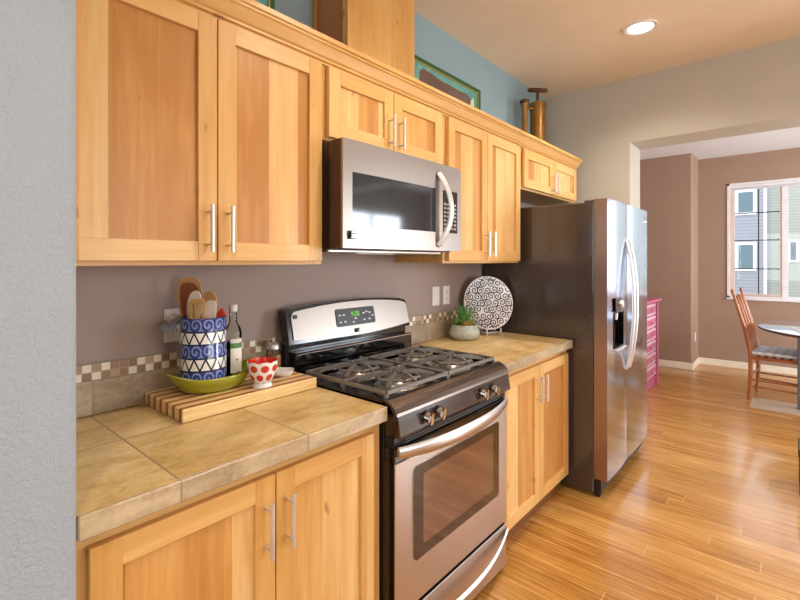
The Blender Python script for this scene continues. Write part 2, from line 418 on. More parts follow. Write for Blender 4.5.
def upper(label, x0, x1, z0, doors, hz, right_panel=True):
    r = thing('upper_cabinet', label, 'cabinet', ((x0 + x1) / 2, W, z0))
    yf = 1.31
    bm = nb()
    box(bm, x0 + .001, x1 - .001, yf + .02, W - .001, z0 + .004, 2.134, 0, 0)
    mesh('body', bm, ['m_v'], r)
    bm = nb(); f = .038
    box(bm, x0 + .001, x0 + f, yf, yf + .0195, z0, 2.134, .001, 0); box(bm, x1 - f, x1 - .001, yf, yf + .0195, z0, 2.134, .001, 0)
    box(bm, x0 + f, x1 - f, yf + .0005, yf + .0195, z0, z0 + .03, 0, 1); box(bm, x0 + f, x1 - f, yf + .0005, yf + .0195, 2.08, 2.134, 0, 1)
    mesh('face_frame', bm, ['m_v', 'm_h'], r)
    n = len(doors)
    for i, (a, b_) in enumerate(doors):
        hx = b_ - .03 if i == 0 else a + .03
        door(r, a, b_, z0 + .012, 2.104, yf - .0205, hx, hz)
    return r
upper('large maple wall cabinet with two doors above the left worktop', .242, 1.075, 1.372, [(.262, .6635), (.6665, 1.062)], 1.479)
upper('short maple wall cabinet directly above the microwave', 1.077, 1.838, 1.832, [(1.095, 1.4535), (1.4565, 1.812)], 1.930)
upper('tall maple wall cabinet with two doors between microwave and refrigerator', 1.840, 2.668, 1.372, [(1.868, 2.2445), (2.2475, 2.655)], 1.479)
upper('short maple wall cabinet above the refrigerator', 2.670, 3.65, 1.846, [(2.712, 3.1735), (3.1765, 3.640)], 1.935)
# crown
bm = nb(); prof = [(0, 2.108), (.006, 2.108), (.006, 2.116), (.014, 2.119), (.014, 2.126), (.020, 2.131), (.028, 2.146), (.037, 2.162), (.043, 2.167), (.043, 2.172), (.050, 2.176), (.050, 2.192), (.030, 2.192), (.0, 2.15)]
sec = []
for o_, z in prof: sec.append(((.242, 1.309 - o_, z), (3.652 + o_, 1.309 - o_, z), (3.652 + o_, W, z)))
rings = [[bm.verts.new(Vector(s[k])) for s in sec] for k in range(3)]
bridge(bm, rings[0], rings[1], 0, False); bridge(bm, rings[1], rings[2], 0, False); capf(bm, rings[0], 0); capf(bm, rings[2], 0)
tag(mesh('crown_moulding', bm, 'm_h', loc=(1.9, 1.3, 2.1)), 'long maple crown moulding running along the top of the wall cabinets', 'moulding')
# vent chase above
r = thing('vent_cover', 'boxed maple duct cover rising from wall cabinets to ceiling', 'cabinet', (1.495, 1.5, 2.135))
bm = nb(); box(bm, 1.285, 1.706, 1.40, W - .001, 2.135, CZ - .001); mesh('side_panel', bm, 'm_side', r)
bm = nb(); box(bm, 1.275, 1.714, 1.386, 1.3995, 2.135, CZ - .001, .001); mesh('front_panel', bm, 'm_v', r)
bm = nb(); box(bm, 1.2755, 1.2845, 1.4005, 1.418, 2.135, CZ - .001, .001); box(bm, 1.2755, 1.2845, W - .022, W - .001, 2.135, CZ - .001, .001); mesh('trim_strip', bm, 'm_v', r)

def base(label, x0, x1, doors):
    r = thing('base_cabinet', label, 'cabinet', ((x0 + x1) / 2, W, 0)); yf = 1.022
    bm = nb(); box(bm, x0 + .001, x1 - .001, yf + .02, W - .001, .1, .866, 0, 0); mesh('body', bm, ['m_v'], r)
    bm = nb(); f = .03
    box(bm, x0 + .001, x0 + f, yf, yf + .0195, .1, .866, .001, 0); box(bm, x1 - f, x1 - .001, yf, yf + .0195, .1, .866, .001, 0)
    box(bm, x0 + f, x1 - f, yf + .0005, yf + .0195, .1, .14, 0, 1); box(bm, x0 + f, x1 - f, yf + .0005, yf + .0195, .81, .866, 0, 1)
    mesh('face_frame', bm, ['m_v', 'm_h'], r)
    bm = nb(); box(bm, x0 + .001, x1 - .001, 1.062, 1.08, 0, .099); mesh('toe_kick', bm, 'm_dark', r)
    for i, (a, b_) in enumerate(doors): door(r, a, b_, .118, .838, yf - .0205, b_ - .03 if i == 0 else a + .03, .715)
    return r
base('maple base cabinet with two doors under the left worktop', .242, 1.082, [(.264, .6715), (.6745, 1.036)])
base('maple base cabinet with two doors between stove and refrigerator', 1.852, 2.712, [(1.872, 2.2835), (2.2865, 2.694)])
def counter(label, x0, x1, top):
    r = thing('countertop', label, 'countertop', ((x0 + x1) / 2, 1.3, .867))
    bm = nb(); box(bm, x0, x1, .9945, W - .001, .8675, .914, .002); mesh('top', bm, top, r)
    bm = nb(); box(bm, x0, x1, .985, .994, .8675, .9145, .003); mesh('front_edge', bm, 'stone_edge', r)
    return r
counter('tan stone tile worktop left of the stove', .242, 1.081, 'stone_l')
counter('tan stone tile worktop between stove and refrigerator', 1.850, 2.718, 'stone_r')
def splash(label, x0, x1):
    r = thing('backsplash', label, 'backsplash', ((x0 + x1) / 2, W, .915))
    bm = nb(); box(bm, x0, x1, W - .011, W - .001, .9155, 1.019, .001); mesh('stone_tiles', bm, 'stone_bs', r)
    bm = nb(); box(bm, x0, x1, W - .010, W - .001, 1.0195, 1.0705, .001); mesh('mosaic_strip', bm, 'mosaic', r)
splash('low stone backsplash with checkered mosaic strip behind the left worktop', .242, 1.078)
splash('low stone backsplash with checkered mosaic strip behind the right worktop', 1.845, 2.730)

# ------------------------------------------------------------------ microwave
def digits(bm, s, x, y, z, h, mi=0):
    """seven segment digits on a plane facing -y, growing to +x"""
    seg = {'0': 'abcdef', '1': 'bc', '2': 'abged', '3': 'abgcd', '4': 'fgbc', '5': 'afgcd', '6': 'afgedc', '7': 'abc', '8': 'abcdefg', '9': 'abcdfg'}
    w_ = h * .5; t = h * .13
    for ch in s:
        if ch == ':':
            for k in (.3, .7): box(bm, x, x + t, y - .0006, y, z + h * k - t / 2, z + h * k + t / 2, mi=mi)
            x += t * 2.2; continue
        for c in seg[ch]:
            a = {'a': (0, w_, h - t, h), 'd': (0, w_, 0, t), 'g': (0, w_, h / 2 - t / 2, h / 2 + t / 2), 'b': (w_ - t, w_, h / 2, h), 'c': (w_ - t, w_, 0, h / 2), 'e': (0, t, 0, h / 2), 'f': (0, t, h / 2, h)}[c]
            box(bm, x + a[0], x + a[1], y - .0006, y, z + a[2], z + a[3], mi=mi)
        x += w_ + t * 1.6
r = thing('microwave', 'stainless steel over-the-range microwave mounted above the stove', 'microwave', (1.455, W, 1.43))
X0, X1, Z0, Z1 = 1.079, 1.834, 1.428, 1.822
bm = nb(); box(bm, X0, X1, 1.255, W - .002, Z0, Z1, .003, 0); mesh('body', bm, 'panel_dark', r)
bm = nb(); box(bm, X0 + .02, X1 - .02, 1.30, W - .05, Z0 - .012, Z0 - .0005, .003); box(bm, X0 + .2, X0 + .42, 1.34, 1.44, Z0 - .014, Z0 - .0125); mesh('vent_base', bm, 'alum', r)
def bowed(y, x, dep): # outward bow of a front, full width
    t = (x - X0) / (X1 - X0); return y - dep * (1 - (2 * t - 1) ** 2)
bm = nb(); N = 24; MF = 1.198
# slightly bowed stainless door front, with opening for window built as strips
def front_strip(bm, xa, xb, za, zb, yo=0, mi=0, thick=.010, dep=.004, n=16, bot=None):
    f = []; 
    a0 = [bm.verts.new((xa + (xb - xa) * i / n, bowed(MF, xa + (xb - xa) * i / n, dep) + yo, za if bot is None else bot(xa + (xb - xa) * i / n))) for i in range(n + 1)]
    a1 = [bm.verts.new((v.co.x, v.co.y, zb)) for v in a0]
    b0 = [bm.verts.new((v.co.x, v.co.y + thick, v.co.z)) for v in a0]; b1 = [bm.verts.new((v.co.x, v.co.y + thick, zb)) for v in a0]
    for i in range(n):
        for q in ((a0[i], a0[i + 1], a1[i + 1], a1[i]), (b0[i], b0[i + 1], b1[i + 1], b1[i]), (a0[i], a0[i + 1], b0[i + 1], b0[i]), (a1[i], a1[i + 1], b1[i + 1], b1[i])):
            ff = bm.faces.new(q); ff.material_index = mi; ff.smooth = True
    for i in (0, n):
        ff = bm.faces.new((a0[i], a1[i], b1[i], b0[i])); ff.material_index = mi
front_strip(bm, X0, X1, Z0 + .002, Z0 + .085)                        # lower
front_strip(bm, X0, X1, Z1 - .115, Z1)                               # upper
front_strip(bm, X0, X0 + .045, Z0 + .085, Z1 - .115, n=3)
front_strip(bm, X1 - .205, X1 - .152, Z0 + .085, Z1 - .115, n=3)
front_strip(bm, X1 - .03, X1, Z0 + .085, Z1 - .115, n=3)
box(bm, X0 + .001, X1 - .001, 1.2085, 1.2545, Z0 + .003, Z1 - .001, 0, 1)
mw = mesh('door', bm, ['steel_warm', 'mw_side'], r)
bm = nb(); front_strip(bm, X0 + .045, X1 - .205, Z0 + .085, Z1 - .115, .003, n=12, thick=.006); mesh('window', bm, 'mw_glass', r)
bm = nb(); front_strip(bm, X1 - .152, X1 - .03, Z0 + .085, Z1 - .115, .002, n=4, thick=.007); cp = mesh('control_panel', bm, 'black_gloss', r)
for row_ in range(7):
    for c_ in range(4):
        x_ = X1 - .142 + c_ * .0275; z_ = Z0 + .10 + row_ * .0185
        y_ = bowed(MF, x_ + .01, .004) + .0018
        bm = nb(); box(bm, x_, x_ + .019, y_ - .0012, y_ + .0005, z_, z_ + .010); mesh('button', bm, 'btn', cp)
bm = nb(); digits(bm, '4:21', X1 - .115, bowed(MF, X1 - .10, .004) + .0012, Z0 + .242, .020); mesh('display', bm, 'green_led', cp)
# curved vertical handle
bm = nb(); pts = []
for i in range(33):
    t = i / 32; z_ = 1.452 + t * .325; k = 1 - (2 * t - 1) ** 2
    pts.append((X1 - .190 + .038 * k, 1.192 - .045 * k, z_))
tube(bm, pts, .015, 16, 0, True, .6, ref=(0, 1, 0)); mesh('handle', bm, 'nickel', r)
bm = nb(); box(bm, X0 + .028, X0 + .052, 1.186, 1.194, Z0 + .035, Z0 + .065, .001, 0)
for k in range(3): box(bm, X0 + .031, X0 + .049, 1.1855, 1.187, Z0 + .039 + k * .009, Z0 + .043 + k * .009, 0, 1)
mesh('badge', bm, ['black', 'steel'], r)

# ------------------------------------------------------------------ stove
r = thing('gas_stove', 'freestanding stainless gas range with four burners between the worktops', 'stove', (1.463, 1.3, 0))
SX0, SX1 = 1.088, 1.845
bm = nb(); box(bm, SX0, SX1, 1.01, 1.605, .02, .905, .002)
for a in (SX0 + .05, SX1 - .05):
    for b_ in (1.06, 1.54): cyl(bm, (a, b_, 0), (a, b_, .021), .018, seg=12)
mesh('body', bm, 'black', r)
bm = nb(); sweepx(bm, [(1.008, .924), (1.012, .918), (1.47, .918), (1.475, .905), (.975, .905), (.964, .895), (.958, .884), (.962, .884), (.972, .896), (.985, .912), (1.0, .924)], SX0, SX1)
for s in (SX0, SX1 - .010): box(bm, s, s + .010, 1.0, 1.47, .905, .925, .003)
ck = mesh('cooktop', bm, 'black_gloss', r)
bm = nb(); sweepx(bm, [(1.008, .9245), (.998, .9245), (.982, .913), (.968, .897), (.956, .884), (.951, .884), (.953, .893), (.962, .907), (.976, .920), (.994, .929), (1.008, .930)], SX0 + .0005, SX1 - .0005); mesh('front_rim', bm, 'rim_steel', r)
bm = nb(); sweepx(bm, [(.952, .884), (.942, .822), (.944, .814), (1.009, .812), (1.009, .884)], SX0 + .006, SX1 - .006)
cpn = mesh('control_panel', bm, 'panel_dark', r)
for kx in (1.232, 1.302, 1.602, 1.690):
    bm = nb(); c = Vector((kx, .9475, .852)); d = Vector((0, -1, -.16)).normalized()
    cyl(bm, c + d * -.002, c + d * .006, .021, .020, 20, 1); cyl(bm, c + d * .006, c + d * .024, .0175, .0155, 20, 0)
    u = Vector((1, 0, 0)); v = d.cross(u)
    box_pts = [c + d * .022 + u * a + v * b_ for a, b_ in ((-.007, -.020), (.007, -.020), (.007, .020), (-.007, .020))]
    prism(bm, box_pts, d * .009, 0)
    mesh('knob', bm, ['chrome', 'black_gloss'], cpn)
# vent slot between panel and door
bm = nb(); box(bm, SX0 + .004, SX1 - .004, .968, 1.009, .775, .811, .002)
for k in range(3): box(bm, SX0 + .06, SX1 - .06, .966, .9685, .782 + k * .009, .785 + k * .009, mi=1)
mesh('vent_strip', bm, ['black', 'iron'], r)
bm = nb(); OZ0, OZ1 = .228, .772; YF = .962
gx0, gx1, gz0, gz1 = 1.182, 1.765, .372, .690
box(bm, SX0 + .003, SX1 - .003, YF, YF + .006, OZ0, .728, .002, 0); box(bm, SX0 + .003, SX1 - .003, YF + .0062, 1.009, OZ0, .728, 0, 1)
box(bm, SX0 + .003, SX1 - .003, YF + .002, 1.009, .7285, OZ1, .002, 1)
od = mesh('oven_door', bm, ['steel', 'black_gloss'], r)
def rrect(x0, x1, z0, z1, rad, y, n=5):
    p = []
    for cx, cz, a0 in ((x1 - rad, z1 - rad, 0), (x0 + rad, z1 - rad, 90), (x0 + rad, z0 + rad, 180), (x1 - rad, z0 + rad, 270)):
        for i in range(n + 1):
            a = math.radians(a0 + 90 * i / n); p.append((cx + rad * math.cos(a), y, cz + rad * math.sin(a)))
    return p
bm = nb(); prism(bm, rrect(gx0 - .004, gx1 + .004, gz0 - .004, gz1 + .004, .02, YF - .003), (0, .004, 0), 0)
prism(bm, rrect(gx0, gx1, gz0, gz1, .018, YF - .0045), (0, .0042, 0), 1)
prism(bm, rrect(gx0 + .05, gx1 - .05, gz0 + .04, gz1 - .035, .01, YF - .005), (0, .005, 0), 2)
mesh('oven_window', bm, ['chrome', 'oven_glass', 'oven_inner'], od)
def bar(bm, z, yend, bow, h, x0=SX0 + .012, x1=SX1 - .012, zb=0, th=.012):
    n = 20; fr = []
    for i in range(n + 1):
        t = i / n; k = 1 - abs(2 * t - 1) ** 2.4; x_ = x0 + (x1 - x0) * t; y_ = yend - bow * k; zc = z - zb * k
        hh = h * (.75 + .25 * k)
        fr.append([bm.verts.new((x_, y_ + a, zc + b_)) for a, b_ in ((0, -hh / 2), (-th * .5, -hh * .3), (-th * .7, 0), (-th * .5, hh * .3), (0, hh / 2), (th * .5, hh * .3), (th * .5, -hh * .3))])
    for a, b_ in zip(fr, fr[1:]): bridge(bm, a, b_, 0)
    capf(bm, fr[0], 0); capf(bm, fr[-1], 0)
bm = nb(); bar(bm, .764, .957, .050, .050, zb=.008); mesh('handle', bm, 'steel', od)
bm = nb(); box(bm, SX0 + .003, SX1 - .003, YF, YF + .006, .03, .212, .002, 0); box(bm, SX0 + .003, SX1 - .003, YF + .0062, 1.009, .03, .212, 0, 1)
dr = mesh('storage_drawer', bm, ['steel', 'black_gloss'], r)
bm = nb(); bar(bm, .186, .958, .035, .030, x0=SX0 + .03, x1=SX1 - .006, zb=.055); mesh('handle', bm, 'steel', dr)
bm = nb(); box(bm, SX0 + .01, SX1 - .01, .975, 1.0095, .2125, .2275); mesh('drawer_gap', bm, 'black', r)
# backguard
r2 = r
bm = nb()
def arch(x0, x1, z0, z1, sag, y, sagb=0, n=16, rad=.02):
    top = [(x0 + (x1 - x0) * i / n, y, z1 + sag * (1 - (2 * i / n - 1) ** 2)) for i in range(n + 1)]
    bot = [(x0 + (x1 - x0) * i / n + 0, y, z0 - sagb * (1 - (2 * i / n - 1) ** 2)) for i in range(n + 1)]
    top[0] = (x0, y, z1 - rad); top.insert(1, (x0 + rad * .3, y, z1 - rad * .3)); top.insert(2, (x0 + rad, y, z1 + sag * .1))
    top[-1] = (x1, y, z1 - rad); top.insert(-1, (x1 - rad * .3, y, z1 - rad * .3))
    return bot + top[::-1]
pv = len(bm.verts); prism(bm, arch(SX0, SX1, 1.045, 1.184, .022, 1.527, .004), (0, .05, 0), 0)
for v in bm.verts: v.co.y += (v.co.z - 1.05) * .22 if v.co.z > 1.05 else 0
box(bm, SX0 + .012, SX1 - .012, 1.545, 1.604, .90, 1.05, 0, 0)
bgd = mesh('backguard', bm, 'black_gloss', r)
def shear(bm):
    for v in bm.verts: v.co.y += (v.co.z - 1.05) * .22

bm = nb(); prism(bm, arch(SX0 + .022, SX1 - .006, 1.062, 1.172, .024, 1.5225, .018), (0, .006, 0), 0); shear(bm); pn = mesh('fascia', bm, 'steel_warm', bgd)
bm = nb(); box(bm, SX0 + .012, SX1 - .012, 1.498, 1.545, .932, 1.012, .006, 0); box(bm, SX0 + .004, SX1 - .004, 1.465, 1.500, .9195, .931, .003, 0); box(bm, SX0 + .014, SX1 - .014, 1.4965, 1.5, 1.004, 1.008, .0005, 1); box(bm, SX0 + .008, SX1 - .008, 1.4635, 1.467, .926, .930, .0005, 1); mesh('vent_riser', bm, ['black_gloss', 'steel_side'], bgd)
bm = nb(); prism(bm, rrect(1.345, 1.590, 1.088, 1.166, .01, 1.519), (0, .005, 0), 0)
for i, (a, z_) in enumerate(((1.36, 1.135), (1.385, 1.135), (1.36, 1.105), (1.388, 1.105), (1.44, 1.10), (1.455, 1.115), (1.51, 1.135), (1.53, 1.14), (1.55, 1.135), (1.51, 1.105), (1.545, 1.105), (1.567, 1.12))):
    box(bm, a, a + .013, 1.5182, 1.5192, z_, z_ + .006, mi=1)
shear(bm); mesh('clock_panel', bm, ['black', 'plastic_white'], bgd)
bm = nb(); digits(bm, '4:20', 1.438, 1.5185, 1.128, .022); shear(bm); mesh('display', bm, 'green_led', bgd)
bm = nb(); box(bm, 1.452, 1.470, 1.513, 1.5165, 1.056, 1.074, .001); bmesh.ops.translate(bm, verts=bm.verts, vec=(0, .004, 0)); mesh('badge', bm, 'black', bgd)
bm = nb(); box(bm, 1.118, 1.138, 1.5185, 1.522, 1.146, 1.162, .001); shear(bm); mesh('badge', bm, 'black', bgd)
# burners and grates
for (bx, by, br) in ((1.281, 1.125, .050), (1.281, 1.338, .040), (1.644, 1.125, .047), (1.644, 1.338, .044)):
    bm = nb(); lathe(bm, [(.085, .9185), (.08, .923), (.055, .922), (br + .006, .926), (br, .938), (br - .006, .940)], (bx, by, 0), 28, 0)
    lathe(bm, [(br - .004, .9402), (br - .002, .947), (br - .012, .951), (.001, .951)], (bx, by, 0), 24, 1)
    mesh('burner', bm, ['alum', 'cap'], r)
for (a, b_) in ((SX0 + .022, 1.458), (1.468, SX1 - .022)):
    bm = nb(); cx = (a + b_) / 2; zt, zb = .967, .950; yv = (1.018, 1.445)
    t = .006
    for y_ in yv: box(bm, a, b_, y_ - t, y_ + t, .938, .952, .002)
    for x_ in (a, b_): box(bm, x_ - t, x_ + t, yv[0], yv[1], .938, .952, .002)
    for x_ in (a, b_):
        for y_ in (yv[0], 1.232, yv[1]): box(bm, x_ - t, x_ + t, y_ - t, y_ + t, .9185, .94)
    box(bm, a, b_, 1.232 - t, 1.232 + t, .938, .952, .002)
    for by in (1.125, 1.338):
        for k in range(6):
            an = math.radians(90 + 60 * k) if True else 0
            dx, dy = math.cos(an), math.sin(an)
            Lr = .093 if k % 3 == 0 else .155
            p0 = Vector((cx + dx * .028, by + dy * .028, .962)); p1 = Vector((cx + dx * Lr * .62, by + dy * Lr * .62, .962)); p2 = Vector((cx + dx * Lr, by + dy * Lr, .947))
            u = Vector((-dy, dx, 0)) * .0055
            fr = []
            for p, h0, h1 in ((p0, -.004, .012), (p1, -.006, .009), (p2, -.008, .006)):
                fr.append([bm.verts.new(p + u + Vector((0, 0, h0))), bm.verts.new(p - u + Vector((0, 0, h0))), bm.verts.new(p - u + Vector((0, 0, h1))), bm.verts.new(p + u + Vector((0, 0, h1)))])
            for q, s in zip(fr, fr[1:]): bridge(bm, q, s, 0, False)
            capf(bm, fr[0], 0); capf(bm, fr[-1], 0)
        # ring around the burner, six sided
        for k in range(6):
            a0, a1 = math.radians(60 * k + 60), math.radians(60 * k + 120)
            R_ = .088
            q0 = Vector((cx + R_ * math.cos(a0), by + R_ * math.sin(a0), .953)); q1 = Vector((cx + R_ * math.cos(a1), by + R_ * math.sin(a1), .953))
            tube(bm, [q0, q1], .0065, 6, 0)
    mesh('grate', bm, 'iron', r)

# ------------------------------------------------------------------ refrigerator
r = thing('refrigerator', 'side by side stainless refrigerator with black sides and water dispenser', 'refrigerator', (3.19, 1.2, 0))
FX0, FX1 = 2.737, 3.682
bm = nb(); box(bm, FX0, FX1, .872, 1.60, .03, 1.728, .004)
for a in (FX0 + .06, FX1 - .06): box(bm, a - .05, a + .05, .85, .93, 1.7285, 1.742, .003)
mesh('body', bm, 'fridge_side', r)
bm = nb(); box(bm, FX0 + .004, FX1 - .004, .83, .871, .035, .115, .004)
for k in range(16): box(bm, FX0 + .05 + k * .052, FX0 + .085 + k * .052, .8285, .8305, .06, .095)
mesh('base_grille', bm, 'black', r)
for a, y_ in ((FX0 + .03, .862), (FX1 - .05, .862), (FX0 + .03, 1.5), (FX1 - .05, 1.5)):
    bm = nb(); cyl(bm, (a, y_, .022), (a + .022, y_, .022), .022, seg=16); mesh('roller', bm, 'black', r)
def fdoor(x0, x1, z0, z1, hole=None):
    bm = nb(); n = 14
    def yf(x_):
        t = (x_ - x0) / (x1 - x0); return .796 - .007 * (1 - abs(2 * t - 1) ** 2.2)
    xs = [x0 + (x1 - x0) * i / n for i in range(n + 1)]
    if hole:
        xs = sorted(set([round(x_, 5) for x_ in xs if not (abs(x_ - hole[0]) < .012 or abs(x_ - hole[1]) < .012)] + [hole[0], hole[1]]))
    zs = [z0, z1] if not hole else [z0, hole[2], hole[3], z1]
    G = {}
    for i, x_ in enumerate(xs):
        for j, z_ in enumerate(zs): G[i, j] = bm.verts.new((x_, yf(x_), z_))
    for i in range(len(xs) - 1):
        for j in range(len(zs) - 1):
            if hole and j == 1 and xs[i] >= hole[0] - 1e-6 and xs[i + 1] <= hole[1] + 1e-6: continue
            f = bm.faces.new((G[i, j], G[i + 1, j], G[i + 1, j + 1], G[i, j + 1])); f.smooth = True
    yb = .869; nz = len(zs) - 1; nx = len(xs) - 1
    B = {}
    for i in (0, nx):
        for j in range(nz + 1): B[i, j] = bm.verts.new((xs[i], yb, zs[j]))
    for i in range(1, nx):
        for j in (0, nz): B[i, j] = bm.verts.new((xs[i], yb, zs[j]))
    for i in range(nx):
        for j in (0, nz): bm.faces.new((G[i, j], G[i + 1, j], B[i + 1, j], B[i, j]))
    for i in (0, nx):
        for j in range(nz): 
            f = bm.faces.new((G[i, j], G[i, j + 1], B[i, j + 1], B[i, j])); f.material_index = 1
    return bm
dx0, dx1, dz0, dz1 = 2.845, 3.035, .865, 1.078
sp = 3.150
bm = fdoor(FX0, sp - .003, .118, 1.744, (dx0, dx1, dz0, dz1)); fd = mesh('door', bm, ['steel_v', 'steel_side'], r); fd['label'] = 'narrow freezer door with water and ice dispenser'
bm = fdoor(sp + .003, FX1, .118, 1.744); fd2 = mesh('door', bm, ['steel_v', 'steel_side'], r); fd2['label'] = 'wide right hand refrigerator door'
bm = nb(); box(bm, dx0, dx1, .845, .86, dz0, dz1, 0, 0); box(bm, dx0, dx0 + .004, .785, .845, dz0, dz1, 0, 0); box(bm, dx1 - .004, dx1, .785, .845, dz0, dz1, 0, 0)
box(bm, dx0 + .004, dx1 - .004, .785, .845, dz0, dz0 + .005, 0, 1); box(bm, dx0 + .004, dx1 - .004, .785, .845, dz1 - .004, dz1, 0, 0)
box(bm, dx0 - .006, dx1 + .006, .776, .784, dz1, dz1 + .085, .004, 2); cyl(bm, ((dx0 + dx1) / 2, .776, dz1 + .05), ((dx0 + dx1) / 2, .764, dz1 + .05), .022, .020, 20, 3)
cyl(bm, ((dx0 + dx1) / 2, .81, dz1 - .004), ((dx0 + dx1) / 2, .81, dz1 - .05), .018, .013, 16, 3); box(bm, dx0 - .004, dx1 + .004, .768, .790, dz0 - .012, dz0 - .0005, .003, 3)
box(bm, dx0 + .07, dx0 + .13, .832, .845, dz0 + .05, dz0 + .16, .004, 2)
mesh('dispenser', bm, ['black_gloss', 'black', 'panel_dark', 'nickel'], fd)
for hx, dd in ((sp - .035, fd), (sp + .035, fd2)):
    bm = nb(); pts = []
    for i in range(21):
        t = i / 20; k = 1 - abs(2 * t - 1) ** 2.2; pts.append((hx, .792 - .046 * k, .70 + t * .82))
    tube(bm, pts, .013, 12, 0, True, .8, ref=(0, 1, 0)); mesh('handle', bm, 'nickel', dd)
bm = nb(); box(bm, FX1 - .11, FX1 - .05, .786, .7915, 1.655, 1.672, .001); mesh('badge', bm, 'nickel', fd2)

# ------------------------------------------------------------------ outlets
def outlet(label, x, z, kind):
    r = thing('outlet' if kind == 'o' else 'light_switch', label, 'outlet' if kind == 'o' else 'switch', (x, W, z))
    bm = nb(); box(bm, x - .035, x + .035, W - .006, W - .0005, z - .057, z + .057, .002); mesh('cover_plate', bm, 'plastic_white', r)
    if kind == 'o':
        for dz in (-.02, .02):
            bm = nb(); prism(bm, rrect(x - .016, x + .016, z + dz - .014, z + dz + .014, .008, W - .0085), (0, .003, 0), 0)
            for s in (-.006, .006): box(bm, x + s - .001, x + s + .001, W - .0092, W - .0084, z + dz - .003, z + dz + .006, mi=1)
            mesh('socket', bm, ['plastic_white', 'black'], r)
    else:
        bm = nb(); box(bm, x - .016, x + .016, W - .010, W - .006, z - .033, z + .033, .002); mesh('rocker', bm, 'plastic_white', r)
outlet('white wall outlet behind the blue patterned crock', .677, 1.162, 'o')
outlet('white rocker switch on the wall, nearer the stove', 2.203, 1.173, 's')
outlet('white wall outlet on the wall, nearer the potted succulents', 2.312, 1.173, 'o')
M['plug'] = plain('grey_blue_plastic', '#9AA5B2', .35)
r = thing('night_light', 'flat grey blue plug-in device sticking out of outlet behind the crock', 'plug', (.67, 1.60, 1.18))
bm = nb()
prism(bm, [(.632, 1.600, 1.178), (.628, 1.500, 1.168), (.600, 1.492, 1.158), (.598, 1.560, 1.165)], (.01, 0, .006)); 
prism(bm, [(.700, 1.600, 1.196), (.690, 1.560, 1.190), (.622, 1.500, 1.166), (.628, 1.560, 1.168)], (0, 0, .010)); mesh('casing', bm, 'plug', r)
bm = nb(); box(bm, .66, .695, 1.590, 1.610, 1.172, 1.196, .003); mesh('plug', bm, 'plastic_white', r)

# ------------------------------------------------------------------ cutting board and things on it
m, b = new_mat('striped_butcher_block'); x, y, z = geo()
s_ = ((y - 1.33) / .046); dark = (s_.fr() < .38)
gr = noise(vec(x * 6, y * 120, z * 120), 1, 4)
setc(b, mix(dark, ramp(gr, [(.3, '#DDB877'), (.7, '#EFD39B')]), ramp(gr, [(.3, '#96502A'), (.7, '#AE6536')])), .4, 0, .45); M['board'] = m
bm = nb(); box(bm, .577, 1.066, 1.325, 1.602, .915, .955, .003); tag(mesh('cutting_board', bm, 'board', loc=(.82, 1.46, .915)), 'thick maple cutting board with dark wood stripes on the left worktop', 'cutting board')
BZ = .9555
M['olive'] = plain('olive_green_glaze', '#96941F', .18, coat=.5)
M['olive_in'] = plain('olive_dish_interior_glaze', '#7F8A22', .2, coat=.5)
bm = nb(); rings = []; cx, cy = .748, 1.480; n = 48
def dish_ring(L, Wd, zf, tip):
    o = []
    for i in range(n):
        a = 2 * math.pi * i / n; c_, s_ = math.cos(a), math.sin(a)
        ee = abs(c_) ** 6
        o.append(bm.verts.new((cx + c_ * (L + tip * ee * .022), cy + s_ * Wd, zf + tip * ee * .02)))
    return o
prof = [(.080, .060, 0, 0), (.104, .074, .008, 0), (.118, .083, .030, .5), (.126, .088, .048, 1.2), (.124, .086, .051, 1.2), (.119, .082, .046, 1.1), (.104, .075, .014, .2), (.085, .073, .007, 0)]
rr = [dish_ring(L, Wd, BZ + z_, t) for L, Wd, z_, t in prof]
for k, (a, b_) in enumerate(zip(rr, rr[1:])): bridge(bm, a, b_, 0 if k < 4 else 1)
capf(bm, rr[0], 0); capf(bm, rr[-1], 1)
tag(mesh('serving_dish', bm, ['olive', 'olive_in'], loc=(cx, cy, BZ)), 'olive green boat-shaped dish holding the crock and bottle', 'dish')
# crock
m, b = new_mat('blue_white_banded_glaze'); x, y, z = coords()
an = E.m('ARCTAN2', y, x); H = .235; CR = .0715
bandf = (z - (H - 5 * .0425)) / .0425; bi = bandf.fl(); bf = bandf.fr()
isw = ((bi - 1).ab() < .1).mx((bi - 3).ab() < .1)
tri = ((an * (13 / (2 * math.pi))).fr() * 2 - 1).ab()          # zigzag
line = ((tri - (bf * 1.15 - .075)).ab() < .17)
wcol = mix(line.mx((bf < .09).mx(bf > .91)), '#ECEBE6', '#20263A')
cu = (an * (12 / (2 * math.pi))).fr() - .5; cv = (bf - .5) * .95
rad = E.m('SQRT', cu * cu + cv * cv); sw = E.m('SINE', rad * 17 + E.m('ARCTAN2', cv, cu)) > .35
bcol = mix(sw * .55, '#2A3C88', '#A9B8E2')
bcol = mix((bf < .05).mx(bf > .95), bcol, '#1C2A66')
setc(b, mix(isw, bcol, wcol), .15, 0, .5, coat=.5); M['crock'] = m
M['crock_in'] = plain('dark_blue_glaze', '#2B3A7A', .2)
ccx, ccy, cz = .716, 1.484, BZ + .0085
bm = nb(); lathe(bm, [(CR - .006, 0), (CR, .004), (CR, H - .004), (CR - .002, H), (CR - .006, H), (CR - .007, H - .004), (CR - .008, .01), (.01, .01)], (ccx, ccy, cz), 56, [0, 0, 1, 1, 1, 1, 1])
tag(mesh('utensil_crock', bm, ['crock', 'crock_in'], loc=(ccx, ccy, cz)), 'blue and white banded ceramic crock full of kitchen utensils', 'crock')
M['wood_sp'] = plain('utensil_wood', '#D6A673', .5, var=.12); M['wood_pale'] = plain('pale_utensil_wood', '#E1B675', .5, var=.1)
